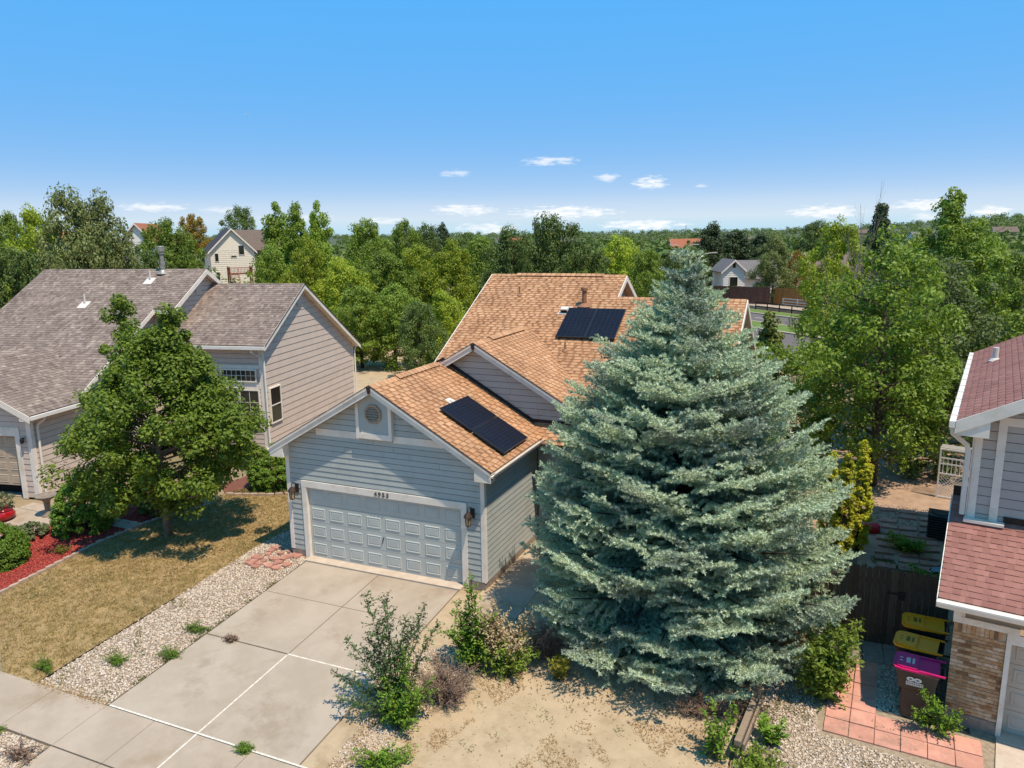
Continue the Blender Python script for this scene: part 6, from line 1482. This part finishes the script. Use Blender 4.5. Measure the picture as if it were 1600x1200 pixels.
# street lamps, mast, roadside rails
def street_lamp(label, loc, h, arm, rz, mat):
    t = thing('street_lamp', label, 'street lamp', loc, rz, 'forked street lamps by the dual carriageway')
    m = MB(); m.tube([(0,0,0),(0,0,h*.5),(0,0,h-.9)], [.12,.10,.08], 8); m.build('pole', mat, t)
    for sg in (-1,1):
        m = MB(); m.tube([(0,0,h-1.2),(sg*arm*.12,0,h-.55),(sg*arm*.35,0,h-.12),(sg*arm*.7,0,h)], .055, 6); m.build('arm', mat, t)
        m = MB(); m.box(min(sg*arm*.7,sg*arm),max(sg*arm*.7,sg*arm),-.13,.13,h-.04,h+.09); m.build('lamp_head', mat, t)
lampm = M('pale lamp steel', (.55,.53,.50), None, rough=.5)
street_lamp('forked street lamp right of the blue spruce tip', (-4.95,81.76,0), 6.75, 2.4, math.radians(22), lampm)
street_lamp('forked street lamp half hidden behind the blue spruce tip', (-9.6,97.5,0), 7.6, 2.2, math.radians(22), lampm)
m = MB(); m.tube([(0,0,-6),(0,0,10.2)], [.35,.22], 6); o = m.build('radio_mast', M('grey mast steel', (.25,.27,.30), None)); o.location = (-99,602,7); tag(o, 'thin grey radio mast on the skyline above the spruce', 'mast')
def road_rail(name, label, d, t0, t1, z, h, mat, n=2, step=2.0):
    t = thing(name, label, 'railing'); L = t1-t0
    for k in range(int(L/step)+1):
        p = RD*(t0+k*step)+RN*d; m = MB(); m.box(p.x-.06,p.x+.06,p.y-.06,p.y+.06,z,z+h); m.build('post', mat, t)
    for k in range(n):
        p = RD*t0+RN*d; zz = z+h*(k+1)/n-.1; m = MB(); m.obox((p.x,p.y,zz), RD*L, RN*.06, (0,0,.13)); m.build('rail', mat, t)
road_rail('guard_rail', 'low dark wooden guard rail along the far carriageway', 58.6, -53, -35, .0, .95, MAT['flash'], 2)
road_rail('pavement_railing', 'light metal railing in front of the orange fence', 61.9, -52, -38, .3, 1.0, lampm, 3, 2.4)
fence_run('wooden_fence', 'long dark brown fence across the road below the white house', (-9,85.5), (3.9,82.2), 2.2, MAT['brownfence'], .15, solo=False, z0=.3)
fence_run('wooden_fence', 'bright orange fence across the road', (4.3,84.6), (9.5,79.9), 2.0, MAT['orangefence'], .15, solo=False, z0=.3)

# ------------------------------------------------------------------ far houses
def far_house(label, loc, rz, blocks, wall, roof, wins=(), trim=None, cat='house', lap=.30):
    """blocks: (x0, x1, y0, y1, eave, ridge, axis) in local metres; wins: (face, a, z, w, h)"""
    t = thing('house', label, cat, loc, rz, 'houses beyond the gardens'); trim = trim or MAT['white']
    for bi, (x0, x1, y0, y1, ze, zr, ax) in enumerate(blocks):
        yc, xc = (y0+y1)/2, (x0+x1)/2; m = MB()
        if ax == 'x': m.prism([(x0,y0,-.5),(x0,y1,-.5),(x0,y1,ze),(x0,yc,zr-.15),(x0,y0,ze)], (x1-x0,0,0))
        else: m.prism([(x0,y0,-.5),(x1,y0,-.5),(x1,y0,ze),(xc,y0,zr-.15),(x0,y0,ze)], (0,y1-y0,0))
        w = m.build('wall', wall, t)
        l = MB(); z = .3
        while z < ze and lap:
            l.box(x0-.02,x1+.02,y0-.025,y0,z,z+.03); l.box(x1,x1+.025,y0,y1,z,z+.03); l.box(x0-.025,x0,y0,y1,z,z+.03); z += lap
        if lap: tag(l.build('lap_boards', wall, w), kind='stuff')
        o = .4; s = (zr-ze)/((y1-y0)/2 if ax == 'x' else (x1-x0)/2)
        for sg in (-1,1):
            m = MB()
            if ax == 'x': ye = y0-o if sg < 0 else y1+o; pts = [(x0-o,yc,zr),(x1+o,yc,zr),(x1+o,ye,ze-s*o),(x0-o,ye,ze-s*o)]
            else: xe = x0-o if sg < 0 else x1+o; pts = [(xc,y0-o,zr),(xc,y1+o,zr),(xe,y1+o,ze-s*o),(xe,y0-o,ze-s*o)]
            m.prism(pts, (0,0,.12)); m.build('roof', roof, t)
            for e_ in (0,1):
                if ax == 'x': X = (x1+o if e_ else x0-o-.03); a, b = (X,yc,zr+.125), (X,ye,ze-s*o+.125); board(t, a, b, .28, ex, .03, trim, 'rake_board')
                else: Y = (y1+o if e_ else y0-o-.03); a, b = (xc,Y,zr+.125), (xe,Y,ze-s*o+.125); board(t, a, b, .28, ey, .03, trim, 'rake_board')
    for f, a, z, w, h in wins:
        x0, x1, y0, y1 = blocks[0][:4] if len(f) == 2 or True else None
        bi = int(f[2:]) if len(f) > 2 else 0; x0, x1, y0, y1 = blocks[bi][:4]
        if f[:2] == 'y-': window(t, (a,y0-.03,z), ex, -ey, w, h)
        elif f[:2] == 'x+': window(t, (x1+.03,a,z), ey, ex, w, h)
        else: window(t, (x0-.03,a,z), ey, -ex, w, h)
    return t
cream = M('cream siding', (.90,.85,.74), (.86,.80,.69), 2, .7); whitew = M('white siding', (.86,.86,.86), None, rough=.7)
slate = M('dark slate shingle', (.075,.07,.082), (.05,.047,.055), 3, .9); brownr = M('brown shingle', (.20,.155,.13), (.16,.12,.10), 3, .9)
greyr = M('grey shingle', (.20,.19,.20), (.16,.15,.16), 3, .9); terra = M('terracotta tile', (.42,.16,.09), (.34,.12,.07), 3, .9); pinkw = M('peach stucco', (.60,.47,.38), None, rough=.8)
far_house('cream two storey house with a dark slate roof and steep gable', (-76.8,76.9,1.5), math.radians(-41), [(-13,0,-3.2,3.4,6.0,9.35,'x')], cream, slate, [('x+',-2.6,4.3,.6,1.3),('x+',-.2,4.9,.9,.35),('x+',1.0,5.3,.9,1.5),('x+',-2.6,1.3,.6,1.4),('y-',-6,2.5,1.2,1.2)])
far_house('house with a plain brown roof behind the cream house', (-84,93,1.5), math.radians(22), [(-7,4,-3.5,3.5,6.1,9.3,'x')], M('brown siding', (.20,.165,.135), None), brownr, [])
far_house('white gabled house with a terracotta roof half hidden by trees on the left', (-86.2,67.4,1.5), math.radians(28), [(-2.4,2.4,0,9,7.6,10.2,'y')], whitew, terra, [('y-',-.5,5.6,1.0,1.2)])
far_house('house with an orange roof glimpsed through trees at the far left', (-98,62,1.5), math.radians(30), [(-4,4,0,8,6.2,9.2,'y')], whitew, terra, [])
far_house('white house with a grey roof beyond the road', (-.9,97.6,0), math.radians(20), [(-3.4,-.4,-2.2,5,4.0,5.4,'y'),(-.4,4.6,-.6,6,2.9,5.15,'x')], whitew, greyr, [('y-0',-2.55,1.2,1.2,1.9),('y-0',-2.2,4.3,.5,.8),('y-1',1.6,.9,1.0,1.3)])
far_house('peach stucco house behind the orange fence', (9.6,98.5,0), math.radians(15), [(-1.4,5,-.5,7,4.3,6.3,'x')], pinkw, brownr, [('y-',.2,1.2,1.0,1.2)])
far_house('house with a brick red roof behind the peach house', (9.0,116,0), math.radians(10), [(-4,4,-3,3,3.9,5.6,'x')], pinkw, terra, [])
far_house('grey sided house with a brown roof at the right edge of the picture', (28.5,68.2,0), math.radians(-35), [(-4,6,-4,4,4.2,6.9,'x')], M('grey brown siding', (.30,.26,.24), None), brownr, [('y-',0,1.5,1,1.2)])
for k, (x, y, r, rf, wl, lb) in enumerate(((-34,240,.3,terra,whitew,'far house with an orange red roof right of the dome tree'),(-190,470,.1,terra,whitew,'tiny far house with a red roof in the skyline gap'),(-215,500,.5,greyr,whitew,'tiny far house with a pale roof in the skyline gap'),(30,640,.2,brownr,pinkw,'tiny far house with a brown roof on the skyline by the mast'),(-75,700,.4,greyr,whitew,'tiny far grey roofed house on the skyline above the spruce'),(-128,400,.2,greyr,cream,'tiny far cream house left of the radio mast'),(-20,330,.6,brownr,cream,'tiny far cream house with a brown roof behind the pine row'),(52,420,.4,greyr,whitew,'tiny far white house on the slope right of the pine row'),(96,470,.1,brownr,pinkw,'tiny far pale house low on the right hand hill'),(150,520,.5,greyr,whitew,'tiny far white house near the top of the right hand hill'),(-250,420,.3,greyr,whitew,'tiny far white house above the willow thicket'))):
    far_house(lb, (x,y,terrain(x,y)), r, [(-5.5,5.5,-4,4,5.2,7.8,'x')], wl, rf, [], lap=0)
# wooden deck with stairs on the cream house
t = thing('deck', 'red brown wooden deck with stairs below the cream house gable', 'deck', (-71.2,73.0,1.5), math.radians(-41)); dm = M('red stained deck wood', (.26,.085,.045), (.20,.065,.035), 3, .8)
m = MB(); m.box(-1.2,1.4,-2.2,1.2,2.55,2.7); m.build('platform', dm, t)
for x in (-1.1,1.3):
    for y in (-2.1,1.1): m = MB(); m.box(x-.09,x+.09,y-.09,y+.09,-.5,3.7); m.build('post', dm, t)
for y in (-2.15,1.15): m = MB(); m.box(-1.2,1.4,y-.03,y+.03,3.5,3.6); [m.box(-1.2+k*.2,-1.15+k*.2,y-.02,y+.02,2.7,3.5) for k in range(13)]; m.build('railing', dm, t)
m = MB(); m.box(1.37,1.43,-2.2,1.2,3.5,3.6); [m.box(1.38,1.42,-2.2+k*.2,-2.15+k*.2,2.7,3.5) for k in range(17)]; m.build('railing', dm, t)
m = MB()
for k in range(12): m.obox((1.4+k*.26,-2.0,2.5-k*.22),(.3,0,0),(0,1.1,0),(0,0,.05))
for y in (-2.05,-.92): m.prism([(1.4,y,2.75),(4.5,y,.1),(4.5,y,-.15),(1.4,y,2.45)], (0,.05,0)); m.prism([(1.4,y,3.6),(4.5,y,1.0),(4.5,y,.9),(1.4,y,3.5)], (0,.05,0))
m.build('stairs', dm, t)
# the small aeroplane
t = thing('aeroplane', 'tiny white aeroplane high in the blue sky', 'aeroplane', (-3950,4450,905), math.radians(20)); wp = M('white aircraft paint', (.85,.85,.85), None, rough=.4)
m = MB(); m.tube([(-14,0,0),(-11,0,0),(10,0,0),(15,0,1)], [.4,1.7,1.7,.4], 8); m.build('fuselage', wp, t)
for sg in (-1,1): m = MB(); m.prism([(-2,0,0),(3,0,0),(6,sg*13,.8),(4.5,sg*13,.8)], (0,0,.4)); m.build('wing', wp, t)
m = MB(); m.prism([(10,-.2,1),(14,-.2,1),(16,-.2,5.5),(14,-.2,5.5)], (0,.4,0)); m.build('tail_fin', wp, t)
